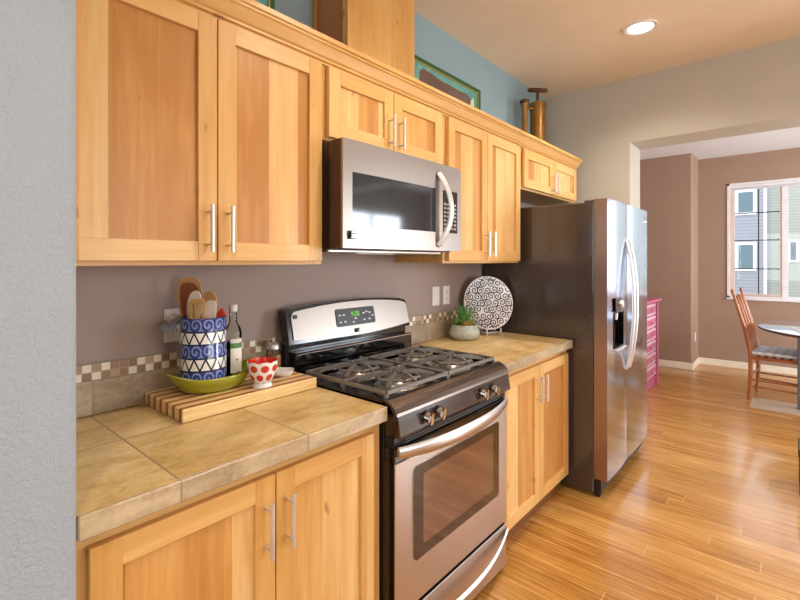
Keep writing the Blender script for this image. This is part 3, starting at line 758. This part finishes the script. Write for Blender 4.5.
M['wood_red'] = plain('dark_utensil_wood', '#9C5A34', .5); M['sil_white'] = plain('white_silicone', '#F3EAE4', .45); M['sil_red'] = plain('red_silicone', '#D9452B', .4)
cam2 = Vector((0, 0, 1.384))
def utensil(name, label, cat, px, py, pz, outline, th, mh, tiltx=0, slots=None, cup=None, hr=.005):
    """flat headed utensil: outline in (u,z) relative to head base; u runs along image right"""
    r = thing(name, label, cat, (px, py, cz + .0115))
    u = Vector((.6534, -.757, 0)); nrm = Vector((-.757, -.6534, 0))
    bm = nb(); base_ = Vector((px, py, pz))
    def P(a, z_, o=0): return base_ + u * (a + tiltx * z_) + Vector((0, 0, z_)) + nrm * o
    if not slots: prism(bm, [P(a, z_) for a, z_ in outline], nrm * th, 0)
    else:
        for ol in slots: prism(bm, [P(a, z_) for a, z_ in ol], nrm * th, 0)
    hd = mesh('head', bm, mh, r)
    if cup:
        bm = nb(); prism(bm, [P(a, z_, th + .0002) for a, z_ in cup], nrm * .0012, 0); mesh('bowl', bm, 'wood_red', hd)
    bm = nb(); tube(bm, [Vector((px * .4 + ccx * .6, py * .4 + ccy * .6, cz + .014)), P(0, 0, th / 2), P(0, .02, th / 2)], [.005, hr, hr * .9], 10); mesh('handle', bm, mh, r)
    return r
def oval(w_, h, zc, n=20, e=2.0): 
    o = []
    for i in range(n):
        a = 2 * math.pi * i / n; c_, s_ = math.cos(a), math.sin(a)
        o.append((w_ * math.copysign(abs(c_) ** (2 / e), c_), zc + h * math.copysign(abs(s_) ** (2 / e), s_)))
    return o
TOP = cz + H
utensil('wooden_spoon', 'large wooden turner with rounded square head at left in crock', 'spoon', .705, 1.535, TOP - .02, oval(.042, .075, .075, e=3.6), .006, 'wood_sp', -.10, cup=oval(.033, .062, .070, e=3.4))
utensil('mixing_spoon', 'white spoon resting against the large wooden turner', 'spoon', .690, 1.500, TOP - .02, oval(.024, .055, .052, e=2.2), .006, 'sil_white', .08)
sl = [[(-.024, 0), (-.014, 0), (-.016, .07), (-.026, .068)], [(-.007, 0), (.007, 0), (.007, .075), (-.008, .074)], [(.014, 0), (.024, 0), (.027, .068), (.017, .071)], [(-.026, .066), (.027, .066), (.020, .082), (-.018, .082)], [(-.024, -.012), (.024, -.012), (.024, .004), (-.024, .004)]]
utensil('slotted_spatula', 'pale slotted wooden spatula at the front of crock', 'spatula', .690, 1.472, TOP - .02, None, .005, 'wood_pale', 0, sl)
utensil('wooden_spoon', 'wooden spoon with oval head right of the slotted spatula', 'spoon', .738, 1.492, TOP - .02, oval(.026, .052, .052, e=2.4), .006, 'wood_sp', .04)
utensil('spatula', 'white silicone spatula in front of the oval wooden spoon', 'spatula', .729, 1.464, TOP - .02, oval(.019, .040, .034, e=4), .006, 'sil_white', .05)
utensil('spatula', 'red silicone spatula leaning over the crock rim', 'spatula', .762, 1.474, TOP - .02, [(-.02, 0), (.02, 0), (.028, .022), (.016, .046), (.004, .036), (-.018, .016)], .008, 'sil_red', 0)
bm = nb(); bx_, by_ = .752, 1.512
for k in range(5):
    a = math.pi * k / 5; pts = []
    for i in range(13):
        t = i / 12 * math.pi; rr_ = .017 * math.sin(t) * (1 if i <= 12 else 1)
        s_ = -1 if i < 6 else 1
        w_ = .016 * math.sin(i / 12 * math.pi * 2) ; h_ = .085 * (1 - abs(i / 6 - 1))
        pts.append((bx_ + .05 * .65 * h_ + w_ * math.cos(a), by_ + w_ * math.sin(a), TOP - .005 + h_))
    tube(bm, pts, .0011, 6)
wk = thing('whisk', 'thin dark wire whisk behind the wooden spoons', 'whisk', (.74, 1.50, cz + .012)); mesh('wires', bm, 'iron', wk)
bm = nb(); tube(bm, [(.735, 1.50, cz + .014), (bx_, by_, TOP - .002)], .006, 10); mesh('handle', bm, 'nickel', wk)
# bottle
bx, by = .836, 1.510; z0 = BZ + .009
M['vinegar'] = plain('dark_vinegar', '#1A0B08', .1, coat=.6)
m, b = new_mat('bottle_label'); x, y, z = coords(); n1 = noise(vec(x * 60, y * 60, z * 60), 1, 2)
c_ = ramp(n1, [(.3, '#F0EBDD'), (.56, '#F0EBDD'), (.6, '#B8402F'), (.68, '#7A9A50'), (.74, '#EDE6D4')]); setc(b, mix(z > .118, c_, '#F0EBDD'), .5); 
setc(b, mix((z > .112) * (z < .130), mix(z < .075, '#F0EBDD', c_), '#5C8A4A'), .5); M['blabel'] = m
r = thing('vinegar_bottle', 'tall clear glass bottle of dark vinegar beside the blue crock', 'bottle', (bx, by, z0))
pr = [(.027, 0), (.0295, .004), (.0295, .160), (.026, .180), (.0135, .200), (.0125, .235), (.0135, .238), (.0135, .245)]
bm = nb(); lathe(bm, pr, (bx, by, z0), 32, 0); mesh('bottle_body', bm, 'bottle_glass', r)
bm = nb(); lathe(bm, [(.024, .003), (.0275, .006), (.0275, .135), (.001, .136)], (bx, by, z0), 32, 0); mesh('vinegar', bm, 'vinegar', r)
bm = nb(); lathe(bm, [(.0145, .240), (.0145, .262), (.0135, .264), (.001, .264)], (bx, by, z0), 24, 0); mesh('cap', bm, 'plastic_white', r)
bm = nb(); seg = 14; a0 = math.radians(225); a1 = math.radians(318)
lo = [bm.verts.new((bx + .0300 * math.cos(a0 + (a1 - a0) * i / seg), by + .0300 * math.sin(a0 + (a1 - a0) * i / seg), z0 + .025)) for i in range(seg + 1)]
hi = [bm.verts.new((v.co.x, v.co.y, z0 + .145)) for v in lo]
for i in range(seg): bm.faces.new((lo[i], lo[i + 1], hi[i + 1], hi[i])).smooth = True
mesh('label', bm, 'blabel', r)
# dotted cup
m, b = new_mat('red_dotted_glaze'); x, y, z = coords(); an = E.m('ARCTAN2', y, x)
nn = 8; uu = an * (nn / (2 * math.pi)) + 20; vv = z / .031 + .35
def cell(u_, v_): 
    a = u_.fr() - .5; c = (v_.fr() - .5) * .92; return E.m('SQRT', a * a + c * c)
v2 = (vv / 2 ).fr() * 2
odd = v2 > 1
dcell = cell(uu + odd * .5, vv)
setc(b, mix(dcell < .36, '#F1EDEA', '#CE3A26'), .15, 0, .5, coat=.5); M['dots'] = m
M['red_in'] = plain('red_glaze', '#D8301F', .2, coat=.4)
ux, uy = .868, 1.372
r = thing('cup', 'white cup with red dots and red inside on the cutting board', 'cup', (ux, uy, BZ))
bm = nb(); lathe(bm, [(.032, 0), (.033, .004), (.026, .014), (.034, .024), (.045, .045), (.050, .068), (.0515, .088), (.0495, .089), (.047, .068), (.040, .044), (.025, .024), (.001, .022)], (ux, uy, BZ), 48, [1, 1, 0, 0, 0, 0, 0, 2, 2, 2, 2]); mesh('bowl', bm, ['dots', 'plastic_white', 'red_in'], r)
bm = nb(); pts = []
for i in range(13):
    a = math.radians(-75 + 150 * i / 12); pts.append((ux + .66 * (.046 + .026 * math.cos(a)), uy + .75 * (.046 + .026 * math.cos(a)), BZ + .058 + .025 * math.sin(a)))
tube(bm, pts, .0048, 10); mesh('handle', bm, 'plastic_white', r)
# spice shaker, saucer
sx_, sy_ = 1.018, 1.530
M['spice'] = plain('brown_spice', '#B77F44', .6, var=.15)
r = thing('spice_jar', 'small glass shaker of brown spice behind the dotted cup', 'jar', (sx_, sy_, BZ))
bm = nb(); lathe(bm, [(.026, 0), (.028, .004), (.028, .072), (.020, .086), (.018, .090)], (sx_, sy_, BZ), 28, 0); mesh('jar_body', bm, 'bottle_glass', r)
bm = nb(); lathe(bm, [(.024, .002), (.0262, .004), (.0262, .062), (.001, .064)], (sx_, sy_, BZ), 28, 0); mesh('spice', bm, 'spice', r)
bm = nb(); lathe(bm, [(.0205, .086), (.0205, .100), (.012, .110), (.001, .112)], (sx_, sy_, BZ), 28, 0); mesh('lid', bm, 'nickel', r)
bm = nb(); qx, qy = 1.000, 1.445
def sr(k, z_, g): return [bm.verts.new((qx + k * .042 * (1 + .10 * math.cos(4 * a)) * math.cos(a), qy + k * .046 * (1 + .10 * math.cos(4 * a)) * math.sin(a), BZ + z_)) for a in [2 * math.pi * i / 40 for i in range(40)]]
rr = [sr(.6, 0, 0), sr(.8, .003, 0), sr(1.0, .017, 0), sr(.98, .020, 0), sr(.78, .007, 0), sr(.5, .005, 0)]
for a, b_ in zip(rr, rr[1:]): bridge(bm, a, b_, 0)
capf(bm, rr[0], 0); capf(bm, rr[-1], 0)
tag(mesh('saucer', bm, 'plastic_white', loc=(qx, qy, BZ)), 'small white lobed spoon rest at the stove end of cutting board', 'saucer')
# second small shaker at the wall
r = thing('salt_shaker', 'slim chrome topped glass shaker against wall beside the stove', 'shaker', (1.035, 1.585, BZ))
bm = nb(); lathe(bm, [(.014, 0), (.016, .004), (.013, .06), (.012, .085)], (1.035, 1.585, BZ), 20, 0); mesh('jar_body', bm, 'bottle_glass', r)
bm = nb(); lathe(bm, [(.0135, .085), (.0135, .100), (.009, .108), (.001, .110)], (1.035, 1.585, BZ), 20, 0); mesh('lid', bm, 'chrome', r)

# ------------------------------------------------------------------ plate on stand
M['plate_white'] = plain('off_white_plate_glaze', '#EDE6E4', .25, coat=.3); M['ink'] = plain('dark_plum_scroll_glaze', '#2C2230', .3)
PX, PY, PZ = 2.575, 1.470, 1.116; az = math.radians(236); lean = math.radians(10)
nrm = Vector((math.cos(az) * math.cos(lean), math.sin(az) * math.cos(lean), math.sin(lean))); uu_ = Vector((-math.sin(az), math.cos(az), 0)); vv_ = nrm.cross(uu_); C0 = Vector((PX, PY, PZ))
bm = nb(); R_ = .171
def pr_(r_, o): return [bm.verts.new(C0 + nrm * o + uu_ * (r_ * math.cos(2 * math.pi * i / 56)) + vv_ * (r_ * math.sin(2 * math.pi * i / 56))) for i in range(56)]
rr = [pr_(.09, -.016), pr_(R_ - .02, -.010), pr_(R_, -.001), pr_(R_, .002), pr_(R_ - .012, .0005), pr_(.11, -.0075), pr_(.01, -.009)]
for a, b_ in zip(rr, rr[1:]): bridge(bm, a, b_, 0)
capf(bm, rr[0], 0); capf(bm, rr[-1], 0)
def dep(r_): 
    if r_ > R_ - .012: return .0005 + .0015 * (r_ - R_ + .012) / .012
    if r_ < .11: return -.009 + .0015 * r_ / .11
    return -.0075 + .008 * (r_ - .11) / (R_ - .012 - .11)
rnd = random.Random(3); cs = []
for j in range(-5, 6):
    for i in range(-5, 6):
        a = (i + .5 * (j % 2)) * .0475 + rnd.uniform(-.005, .005); b_ = j * .0415 + rnd.uniform(-.005, .005)
        if math.hypot(a, b_) < R_ + .010: cs.append((a, b_))
for (a, b_) in cs:
    ph = rnd.uniform(0, 6.28); sgn = rnd.choice((-1, 1)); L = []; n = 26; mr = .0245 
    for i in range(n):
        t = i / (n - 1); rad = .003 + mr * t; an = ph + sgn * t * 3.35 * math.pi; L.append((a + rad * math.cos(an), b_ + rad * math.sin(an)))
    prev = None
    for i in range(n):
        p = Vector(L[i]); q = Vector(L[min(i + 1, n - 1)]) - Vector(L[max(i - 1, 0)]); q.normalize(); wd = .0036 * (1 if i < n - 4 else (n - i) / 5)
        l_, r_ = p + Vector((-q.y, q.x)) * wd, p - Vector((-q.y, q.x)) * wd
        if max(l_.length, r_.length) > R_ - .003: prev = None; continue
        cur = [bm.verts.new(C0 + uu_ * s.x + vv_ * s.y + nrm * (dep(s.length) + .0022)) for s in (l_, r_)]
        if prev: f = bm.faces.new((prev[0], prev[1], cur[1], cur[0])); f.material_index = 1
        prev = cur
tag(mesh('plate', bm, ['plate_white', 'ink'], loc=(PX, PY, PZ - .18)), 'round white plate with dark scrolls standing on right worktop by refrigerator', 'plate')
M['stand'] = plain('grey_white_stand', '#C9C4C0', .4)
bm = nb(); hz = Vector((nrm.x, nrm.y, 0)).normalized(); foot = Vector((PX, PY, .9145))
for s in (-1, 1):
    o = foot + uu_ * (s * .048)
    pts = [o + hz * .085 + Vector((0, 0, .006)), o + hz * .070 + Vector((0, 0, .022)), o + hz * .050 + Vector((0, 0, .016)), o + hz * .02 + Vector((0, 0, .012)), o - hz * .03 + Vector((0, 0, .014)), o - hz * .06 + Vector((0, 0, .006))]
    tube(bm, pts, [.006, .005, .006, .007, .006, .006], 8)
    tube(bm, [o + hz * .068 + Vector((0, 0, .02)), o + hz * .074 + Vector((0, 0, .036)), o + hz * .070 + Vector((0, 0, .046))], [.006, .005, .006], 8)
    tube(bm, [o - hz * .0 + Vector((0, 0, .012)), o - hz * .045 + Vector((0, 0, .10)), o - hz * .062 + Vector((0, 0, .17))], .004, 8)
tube(bm, [foot + uu_ * -.048 + hz * .02 + Vector((0, 0, .011)), foot + uu_ * .048 + hz * .02 + Vector((0, 0, .011))], .005, 8)
tag(mesh('plate_stand', bm, 'stand', loc=tuple(foot)), 'small grey white easel stand holding the scroll patterned plate', 'stand')
# ------------------------------------------------------------------ succulents
m, b = new_mat('crackled_grey_green_glaze'); v = vec(*coords()); n1 = noise(v, 30, 4, .6, 1)
setc(b, ramp(n1, [(.35, '#8D9488'), (.5, '#B4B8A9'), (.65, '#A09C84')]), .4, 0, .5); bump(b, n1, .3, .003); M['pot'] = m
px_, py_, pz_ = 2.322, 1.490, .9145
r = thing('potted_succulents', 'squat grey green bowl planted with succulents beside the scroll plate', 'plant', (px_, py_, pz_))
bm = nb(); lathe(bm, [(.062, 0), (.080, .010), (.092, .030), (.090, .052), (.078, .080), (.074, .088), (.070, .088), (.072, .076)], (px_, py_, pz_), 40); mesh('pot', bm, 'pot', r)
M['soil'] = plain('gravel_soil', '#6E5A42', .9, var=.3)
bm = nb(); lathe(bm, [(.0725, .074), (.070, .080), (.001, .084)], (px_, py_, pz_), 30); mesh('soil', bm, 'soil', r)
M['suc_g'] = plain('succulent_green', '#6F9A3C', .45, var=.25); M['suc_o'] = plain('succulent_olive_tan', '#A98A45', .5, var=.3); M['suc_b'] = plain('succulent_aloe_green', '#5E9A4E', .4, var=.2)
M['suc_d'] = plain('succulent_dark', '#56652E', .5, var=.3)
def leafs(bm, c, n, L, wd, up0, up1, th=.3, mi=0, rn=None):
    for k in range(n):
        a = k * 2.39996 + rn.uniform(-.2, .2); e = up0 + (up1 - up0) * k / max(1, n - 1)
        l = L * rn.uniform(.8, 1.1); d = Vector((math.cos(a) * math.cos(e), math.sin(a) * math.cos(e), math.sin(e)))
        pts = [c + d * (l * t) + Vector((0, 0, .12 * l * t * t)) for t in (0, .3, .6, .85, 1)]
        tube(bm, pts, [wd * .55, wd, wd * .85, wd * .45, wd * .08], 8, mi, True, th, ref=(0, 0, 1) if abs(d.z) < .95 else (1, 0, 0))
rn = random.Random(5)
for (dx, dy, dz, n, L, wd, u0, u1, mt) in ((-.035, .0, .085, 16, .040, .009, .2, 1.4, 'suc_d'), (.0, -.035, .082, 14, .034, .010, .1, 1.4, 'suc_o'), (.040, -.02, .084, 16, .036, .011, .1, 1.4, 'suc_g'), (-.045, -.035, .082, 12, .032, .008, .2, 1.4, 'suc_o'),
                                       (.02, .02, .08, 13, .125, .011, .65, 1.5, 'suc_b'), (-.05, .025, .084, 14, .045, .005, .5, 1.4, 'suc_g'), (.05, .02, .084, 10, .03, .010, .1, 1.3, 'suc_o')):
    bm = nb(); leafs(bm, Vector((px_ + dx, py_ + dy, pz_ + dz)), n, L, wd, u0, u1, .4, 0, rn); mesh('succulent', bm, mt, r)

# ------------------------------------------------------------------ things on top of cabinets
CT = 2.1345
M['gframe'] = plain('dark_green_frame', '#1E5A2C', .3, coat=.3); M['gold'] = plain('thin_gilt_lip', '#B7A04A', .4, .4)
m, b = new_mat('teal_print'); v = vec(*coords()); n1 = noise(v, 6, 4, .6, .8); setc(b, ramp(n1, [(.35, '#4A9A94'), (.55, '#6FB0A6'), (.68, '#B5CFA4')]), .35, coat=.4); M['print'] = m
M['printbrown'] = plain('printed_brown', '#6F5446', .6, var=.2); M['printpale'] = plain('printed_pale_straw', '#D6D3A8', .6, var=.15)
def picture(label, x0, x1, h, shape):
    r = thing('framed_picture', label, 'picture', ((x0 + x1) / 2, 1.595, CT)); y0, y1 = 1.585, 1.612; f = .022
    bm = nb()
    box(bm, x0, x1, y0, y1, CT, CT + f, .003); box(bm, x0, x1, y0, y1, CT + h - f, CT + h, .003); box(bm, x0, x0 + f, y0, y1, CT + f, CT + h - f, .003); box(bm, x1 - f, x1, y0, y1, CT + f, CT + h - f, .003)
    mesh('frame', bm, 'gframe', r)
    bm = nb(); g = .007
    for (a, b_, c, d) in ((x0 + f, x1 - f, CT + h - f - g, CT + h - f), (x0 + f, x0 + f + g, CT + f, CT + h - f - g), (x1 - f - g, x1 - f, CT + f, CT + h - f - g)): box(bm, a, b_, y0 + .003, y0 + .008, c, d)
    mesh('inner_lip', bm, 'gold', r)
    bm = nb(); box(bm, x0 + f, x1 - f, y0 + .010, y0 + .014, CT + f, CT + h - f, 0, 0)
    y_ = y0 + .0095
    if shape:
        prism(bm, [(2.01, y_, CT + f), (2.005, y_, CT + .22), (2.02, y_, CT + .33), (2.05, y_, CT + .352), (2.12, y_, CT + .350), (2.22, y_, CT + .335), (2.32, y_, CT + .335), (2.43, y_, CT + .33), (2.51, y_, CT + .335), (2.57, y_, CT + .31), (2.585, y_, CT + .22), (2.59, y_, CT + f)], (0, .002, 0), 1)
        for (a, z_, an) in ((1.93, .20, .3), (1.96, .24, .1), (1.90, .17, .5), (2.585, .22, -.3), (2.60, .17, -.5), (2.575, .27, -.2), (1.98, .2, .2)):
            pts = [(a + .022 * math.cos(t) * math.cos(an) - .06 * math.sin(t) * math.sin(an), y_ - .001, CT + z_ + .022 * math.cos(t) * math.sin(an) + .06 * math.sin(t) * math.cos(an)) for t in [2 * math.pi * i / 12 for i in range(12)]]
            prism(bm, pts, (0, .0015, 0), 2)
    else:
        pts = [(.92 + .1 * math.cos(t), y_, CT + .12 + .07 * math.sin(t)) for t in [2 * math.pi * i / 20 for i in range(20)]]; prism(bm, pts, (0, .002, 0), 2)
    mesh('print', bm, ['print', 'printbrown', 'printpale'], r)
picture('green framed teal print with brown shape leaning right of the duct cover', 1.84, 2.672, .402, True)
picture('green framed teal print leaning left of the duct cover', .45, 1.062, .50, False)
M['brass'] = plain('aged_brass', '#A8804A', .3, .9, var=.15); M['brass_d'] = plain('dark_bronze', '#5A3E2A', .35, .8)
r = thing('brass_pump', 'tall aged brass pump canister with T handle on top of wall cabinets', 'pump', (3.30, 1.48, CT))
gx_, gy_ = 3.340, 1.480
bm = nb(); lathe(bm, [(.060, 0), (.060, .44), (.066, .442), (.066, .462), (.055, .468), (.02, .474), (.014, .49)], (gx_, gy_, CT), 36); mesh('canister', bm, 'brass', r)
bm = nb(); cyl(bm, (gx_, gy_, CT + .48), (gx_, gy_, CT + .56), .010, seg=12); tube(bm, [(gx_ - .055, gy_ + .055, CT + .565), (gx_ - .05, gy_ + .05, CT + .566), (gx_, gy_, CT + .567), (gx_ + .05, gy_ - .05, CT + .566), (gx_ + .055, gy_ - .055, CT + .565)], [.008, .016, .017, .016, .008], 12); mesh('plunger', bm, 'brass_d', r)
tx, ty = 3.190, 1.515
bm = nb(); lathe(bm, [(.034, 0), (.022, .06), (.020, .38), (.026, .42), (.028, .43)], (tx, ty, CT), 24); tube(bm, [(tx, ty, CT + .40), (tx + .06, ty - .015, CT + .41), (gx_ - .05, gy_ + .01, CT + .42)], .010, 10); mesh('side_tube', bm, 'brass', r)
bm = nb(); lathe(bm, [(.030, .430), (.036, .440), (.036, .455), (.020, .465), (.001, .466)], (tx, ty, CT), 24); mesh('cap', bm, 'brass_d', r)
M['pinkish'] = plain('pale_pink_ceramic', '#C9A6A0', .4)
bm = nb(); lathe(bm, [(.02, 0), (.05, .02), (.058, .05), (.045, .085), (.02, .105), (.001, .108)], (.975, 1.42, CT), 28, 0, 1, .8); tag(mesh('ceramic_ornament', bm, 'pinkish', loc=(.975, 1.42, CT)), 'pale pink rounded ornament peeking over the moulding left of duct cover', 'ornament')

# ------------------------------------------------------------------ ceiling lights
def can(label, x, y, zc, power=22):
    r = thing('recessed_light', label, 'light', (x, y, zc))
    bm = nb(); lathe(bm, [(.095, -.001), (.094, -.008), (.078, -.010), (.070, -.004)], (x, y, zc), 36, cap=False); mesh('trim_ring', bm, 'plastic_white', r)
    bm = nb(); lathe(bm, [(.070, -.003), (.04, -.006), (.001, -.007)], (x, y, zc), 30, cap=False); mesh('diffuser', bm, 'lamp', r)
    l = bpy.data.lights.new('recessed_lamp', 'SPOT'); l.energy = power; l.color = (1.0, .90, .77); l.shadow_soft_size = .06; l.spot_size = math.radians(150); l.spot_blend = .8
    o = bpy.data.objects.new('recessed_lamp', l); COL.objects.link(o); o.location = (0, 0, -.03); o.parent = r
can('round recessed ceiling light glowing near the dining opening', 3.03, .69, CZ, 60)
can('added unseen recessed ceiling light above the stove aisle', 1.45, .40, CZ, 78)  # unseen can added to light the worktops and floor
can('added unseen recessed ceiling light behind the camera', -.4, -.2, CZ, 55)  # unseen can added as extra light from the rear

# ------------------------------------------------------------------ dining room
M['chair_wood'] = plain('reddish_chair_wood', '#AA6330', .35, coat=.3, var=.1)
m, b = new_mat('plaid_cushion_fabric'); x, y, z = coords()
p1 = (x / .07).fr() < .45; p2 = (y / .07).fr() < .45
setc(b, mix(p1 * .5 + p2 * .5, '#E6EDF4', '#B9C6D3'), .85); M['plaid'] = m
m, b = new_mat('plaid_skirt_fabric'); x, y, z = coords()
p1 = (x / .06).fr() < .5; p2 = (y / .06).fr() < .5
setc(b, mix(p1 * .5 + p2 * .5, '#E0C9A8', '#4A3B33'), .85); M['plaid_b'] = m
cr = thing('dining_chair', 'reddish wooden dining chair with plaid seat cushion drawn up to table', 'chair', (5.885, .085, .0045), math.radians(-6))
cw = .205
for s in (-1, 1):
    bm = nb(); X = s * cw
    tube(bm, [(X, .215, 0), (X, .20, .22), (X, .20, .46), (X, .245, .70), (X, .315, .95), (X, .345, 1.055)], [.014, .018, .020, .018, .015, .010], 10, 0)
    lathe(bm, [(.010, 0), (.017, .012), (.012, .03), (.002, .04)], (X, .347, 1.055), 10); mesh('back_post', bm, 'chair_wood', cr, False)
    bm = nb(); tube(bm, [(X, -.195, .0075), (X, -.19, .20), (X, -.19, .42)], [.012, .018, .020], 10); mesh('leg', bm, 'chair_wood', cr, False)
    bm = nb(); cyl(bm, (X, -.19, .20), (X, .20, .20), .009, seg=10); cyl(bm, (X, -.19, .13), (X, .20, .14), .009, seg=10); mesh('stretcher', bm, 'chair_wood', cr, False)
bm = nb(); tube(bm, [(-cw, -.19, .17), (cw, -.19, .17)], .009, 10); mesh('cross_stretcher', bm, 'chair_wood', cr, False)
bm = nb(); tube(bm, [(-cw, .20, .24), (cw, .20, .24)], .009, 10); mesh('cross_stretcher', bm, 'chair_wood', cr, False)
for i in range(3):
    bm = nb(); X = -.11 + .11 * i; tube(bm, [(X, .20, .47), (X, .242, .69), (X, .312, .94), (X, .335, 1.02 + .01 * (i % 2))], [.012, .020, .022, .012], 10, 0, True, .5); mesh('spindle', bm, 'chair_wood', cr, False)
for z_, y_ in ((.56, .218), (.92, .305)):
    bm = nb(); tube(bm, [(-cw, y_, z_), (0, y_ + .012, z_), (cw, y_, z_)], .014, 10, 0, True, .7); mesh('back_rail', bm, 'chair_wood', cr, False)
bm = nb(); box(bm, -.225, .225, -.215, .20, .405, .437, .008); mesh('seat', bm, 'chair_wood', cr, False)
bm = nb(); box(bm, -.222, .222, -.222, .195, .4375, .452, .004, 1); box(bm, -.22, .22, -.22, .19, .452, .488, .014, 0, 3); mesh('cushion', bm, ['plaid', 'plaid_b'], cr, False)
# table
M['table_top'] = plain('polished_blue_grey_tabletop', '#B5C3CF', .08, coat=.5); M['grey_metal'] = plain('grey_painted_metal', '#6E737C', .4, .5)
M['base_plate'] = plain('pale_table_base', '#CDBBA2', .3); M['rimdark'] = plain('dark_table_edge', '#4A3E3A', .35)
tb = thing('dining_table', 'round dining table with glossy grey top partly cut off by frame', 'table', (5.77, -.56, 0))
bm = nb(); lathe(bm, [(.79, .722), (.81, .732), (.81, .748), (.802, .752), (.001, .752)], (0, 0, 0), 72, [1, 1, 0, 0], 1, 1); mesh('tabletop', bm, ['table_top', 'rimdark'], tb, False)
for y_ in (.48, -.48):
    bm = nb(); box(bm, -.165, -.095, y_ - .035, y_ + .035, .0045, .721, .006); mesh('post', bm, 'grey_metal', tb, False)
bm = nb(); box(bm, -.36, .03, -.86, .86, .0, .004, .001); mesh('base', bm, ['base_plate'], tb, False)
# pink chest
M['pink'] = plain('raspberry_pink_paint', '#BC5C7C', .45); M['pink_l'] = plain('pale_pink_worn_paint', '#DDB3BF', .5)
r = thing('chest_of_drawers', 'raspberry pink painted chest half hidden behind the refrigerator', 'chest', (5.25, 1.36, 0))
bm = nb(); box(bm, 4.75, 5.73, 1.16, 1.60, .08, .935, .004); box(bm, 4.74, 5.74, 1.15, 1.61, .0, .10, .006); box(bm, 5.715, 5.75, 1.125, 1.16, .0, .935, .006); mesh('body', bm, 'pink', r)
bm = nb(); box(bm, 4.72, 5.80, 1.10, 1.615, .9355, .968, .008); mesh('top', bm, 'pink', r)
for c_ in range(2):
    for k in range(6):
        bm = nb(); a = 4.77 + c_ * .47; z_ = .125 + k * .134
        box(bm, a, a + .455, 1.142, 1.16, z_, z_ + .118, .004, 0); box(bm, a + .03, a + .425, 1.138, 1.1425, z_ + .025, z_ + .093, .002, 1)
        d_ = mesh('drawer', bm, ['pink_l', 'pink'], r)
        bm = nb(); lathe(bm, [(.006, 0), (.014, .012), (.012, .022), (.001, .025)], (0, 0, 0), 12); bmesh.ops.rotate(bm, verts=bm.verts, cent=(0, 0, 0), matrix=Matrix.Rotation(R90, 3, 'X')); bmesh.ops.translate(bm, verts=bm.verts, vec=(a + .2275, 1.138, z_ + .059)); mesh('knob', bm, 'nickel', d_)
# small outlet on projecting corner wall
bm = nb(); box(bm, 6.97, 7.04, .944, .9495, .34, .45, .002); tag(mesh('outlet', bm, 'plastic_white', loc=(7.0, .95, .34)), 'small white wall outlet low on the projecting dining wall', 'outlet')
# dark low stool at right edge
M['dark_wood'] = plain('dark_brown_wood', '#3E241A', .4)
r = thing('footstool', 'low dark brown wooden stool barely showing at right edge of photo', 'stool', (3.9, -.25, 0))
r.location = (3.68, -.232, 0)
bm = nb(); box(bm, -.12, .12, -.2, .2, .22, .27, .005); mesh('top', bm, 'dark_wood', r, False)
for a in (-.09, .09):
    for b_ in (-.17, .17):
        bm = nb(); box(bm, a - .025, a + .025, b_ - .025, b_ + .025, 0, .2195, .004); mesh('leg', bm, 'dark_wood', r, False)
bm = nb(); box(bm, -.064, .064, .150, .185, .06, .2195, .003); mesh('apron', bm, 'dark_wood', r, False)

# ------------------------------------------------------------------ outside
M['grass'] = plain('outdoor_ground', '#6F7A5A', .9)
bm = nb(); box(bm, 8, 60, -30, 30, -3.2, -3.0); struct('ground', bm, 'grass', 'ground outside')
M['hglass'] = plain('house_window_glass', '#46606A', .1, coat=.5); M['htrim'] = plain('house_white_trim', '#E6E8EC', .6)
def house(label, x, y0, y1, mat, wins, corner=None):
    r = thing('house', label, 'house', (x + 3, (y0 + y1) / 2, -3))
    bm = nb(); box(bm, x, x + 6, y0, y1, -3, 9); mesh('wall', bm, mat, r)
    bm = nb(); prism(bm, [(x - .4, y0 - .3, 9), (x + 3, y0 - .3, 11), (x + 6.4, y0 - .3, 9)], (0, y1 - y0 + .6, 0)); mesh('roof', bm, 'iron', r)
    bm = nb(); box(bm, x - .06, x, y0, y0 + .13, -3, 9); mesh('corner_trim', bm, 'htrim', r)
    for (a, b_, z0, z1) in wins:
        bm = nb(); t = .16; box(bm, x - .07, x - .001, a - t, b_ + t, z0 - t, z1 + t, .01); wf = mesh('window_trim', bm, 'htrim', r)
        bm = nb(); box(bm, x - .09, x - .0705, a, b_, z0, z1); mesh('pane', bm, 'hglass', wf)
house('lilac grey sided house with stacked windows seen through left sash', 34, 1.08, 9, 'sid_a', [(1.70, 2.40, .95, 2.35), (1.70, 2.40, 4.3, 5.5), (4.2, 5.2, .95, 2.25)])
house('pale cream sided house seen through the right of window', 41.2, -12, 1.8, 'sid_b', [(-.26, .02, 1.46, 2.67), (-4, -3, 1.0, 2.3)])
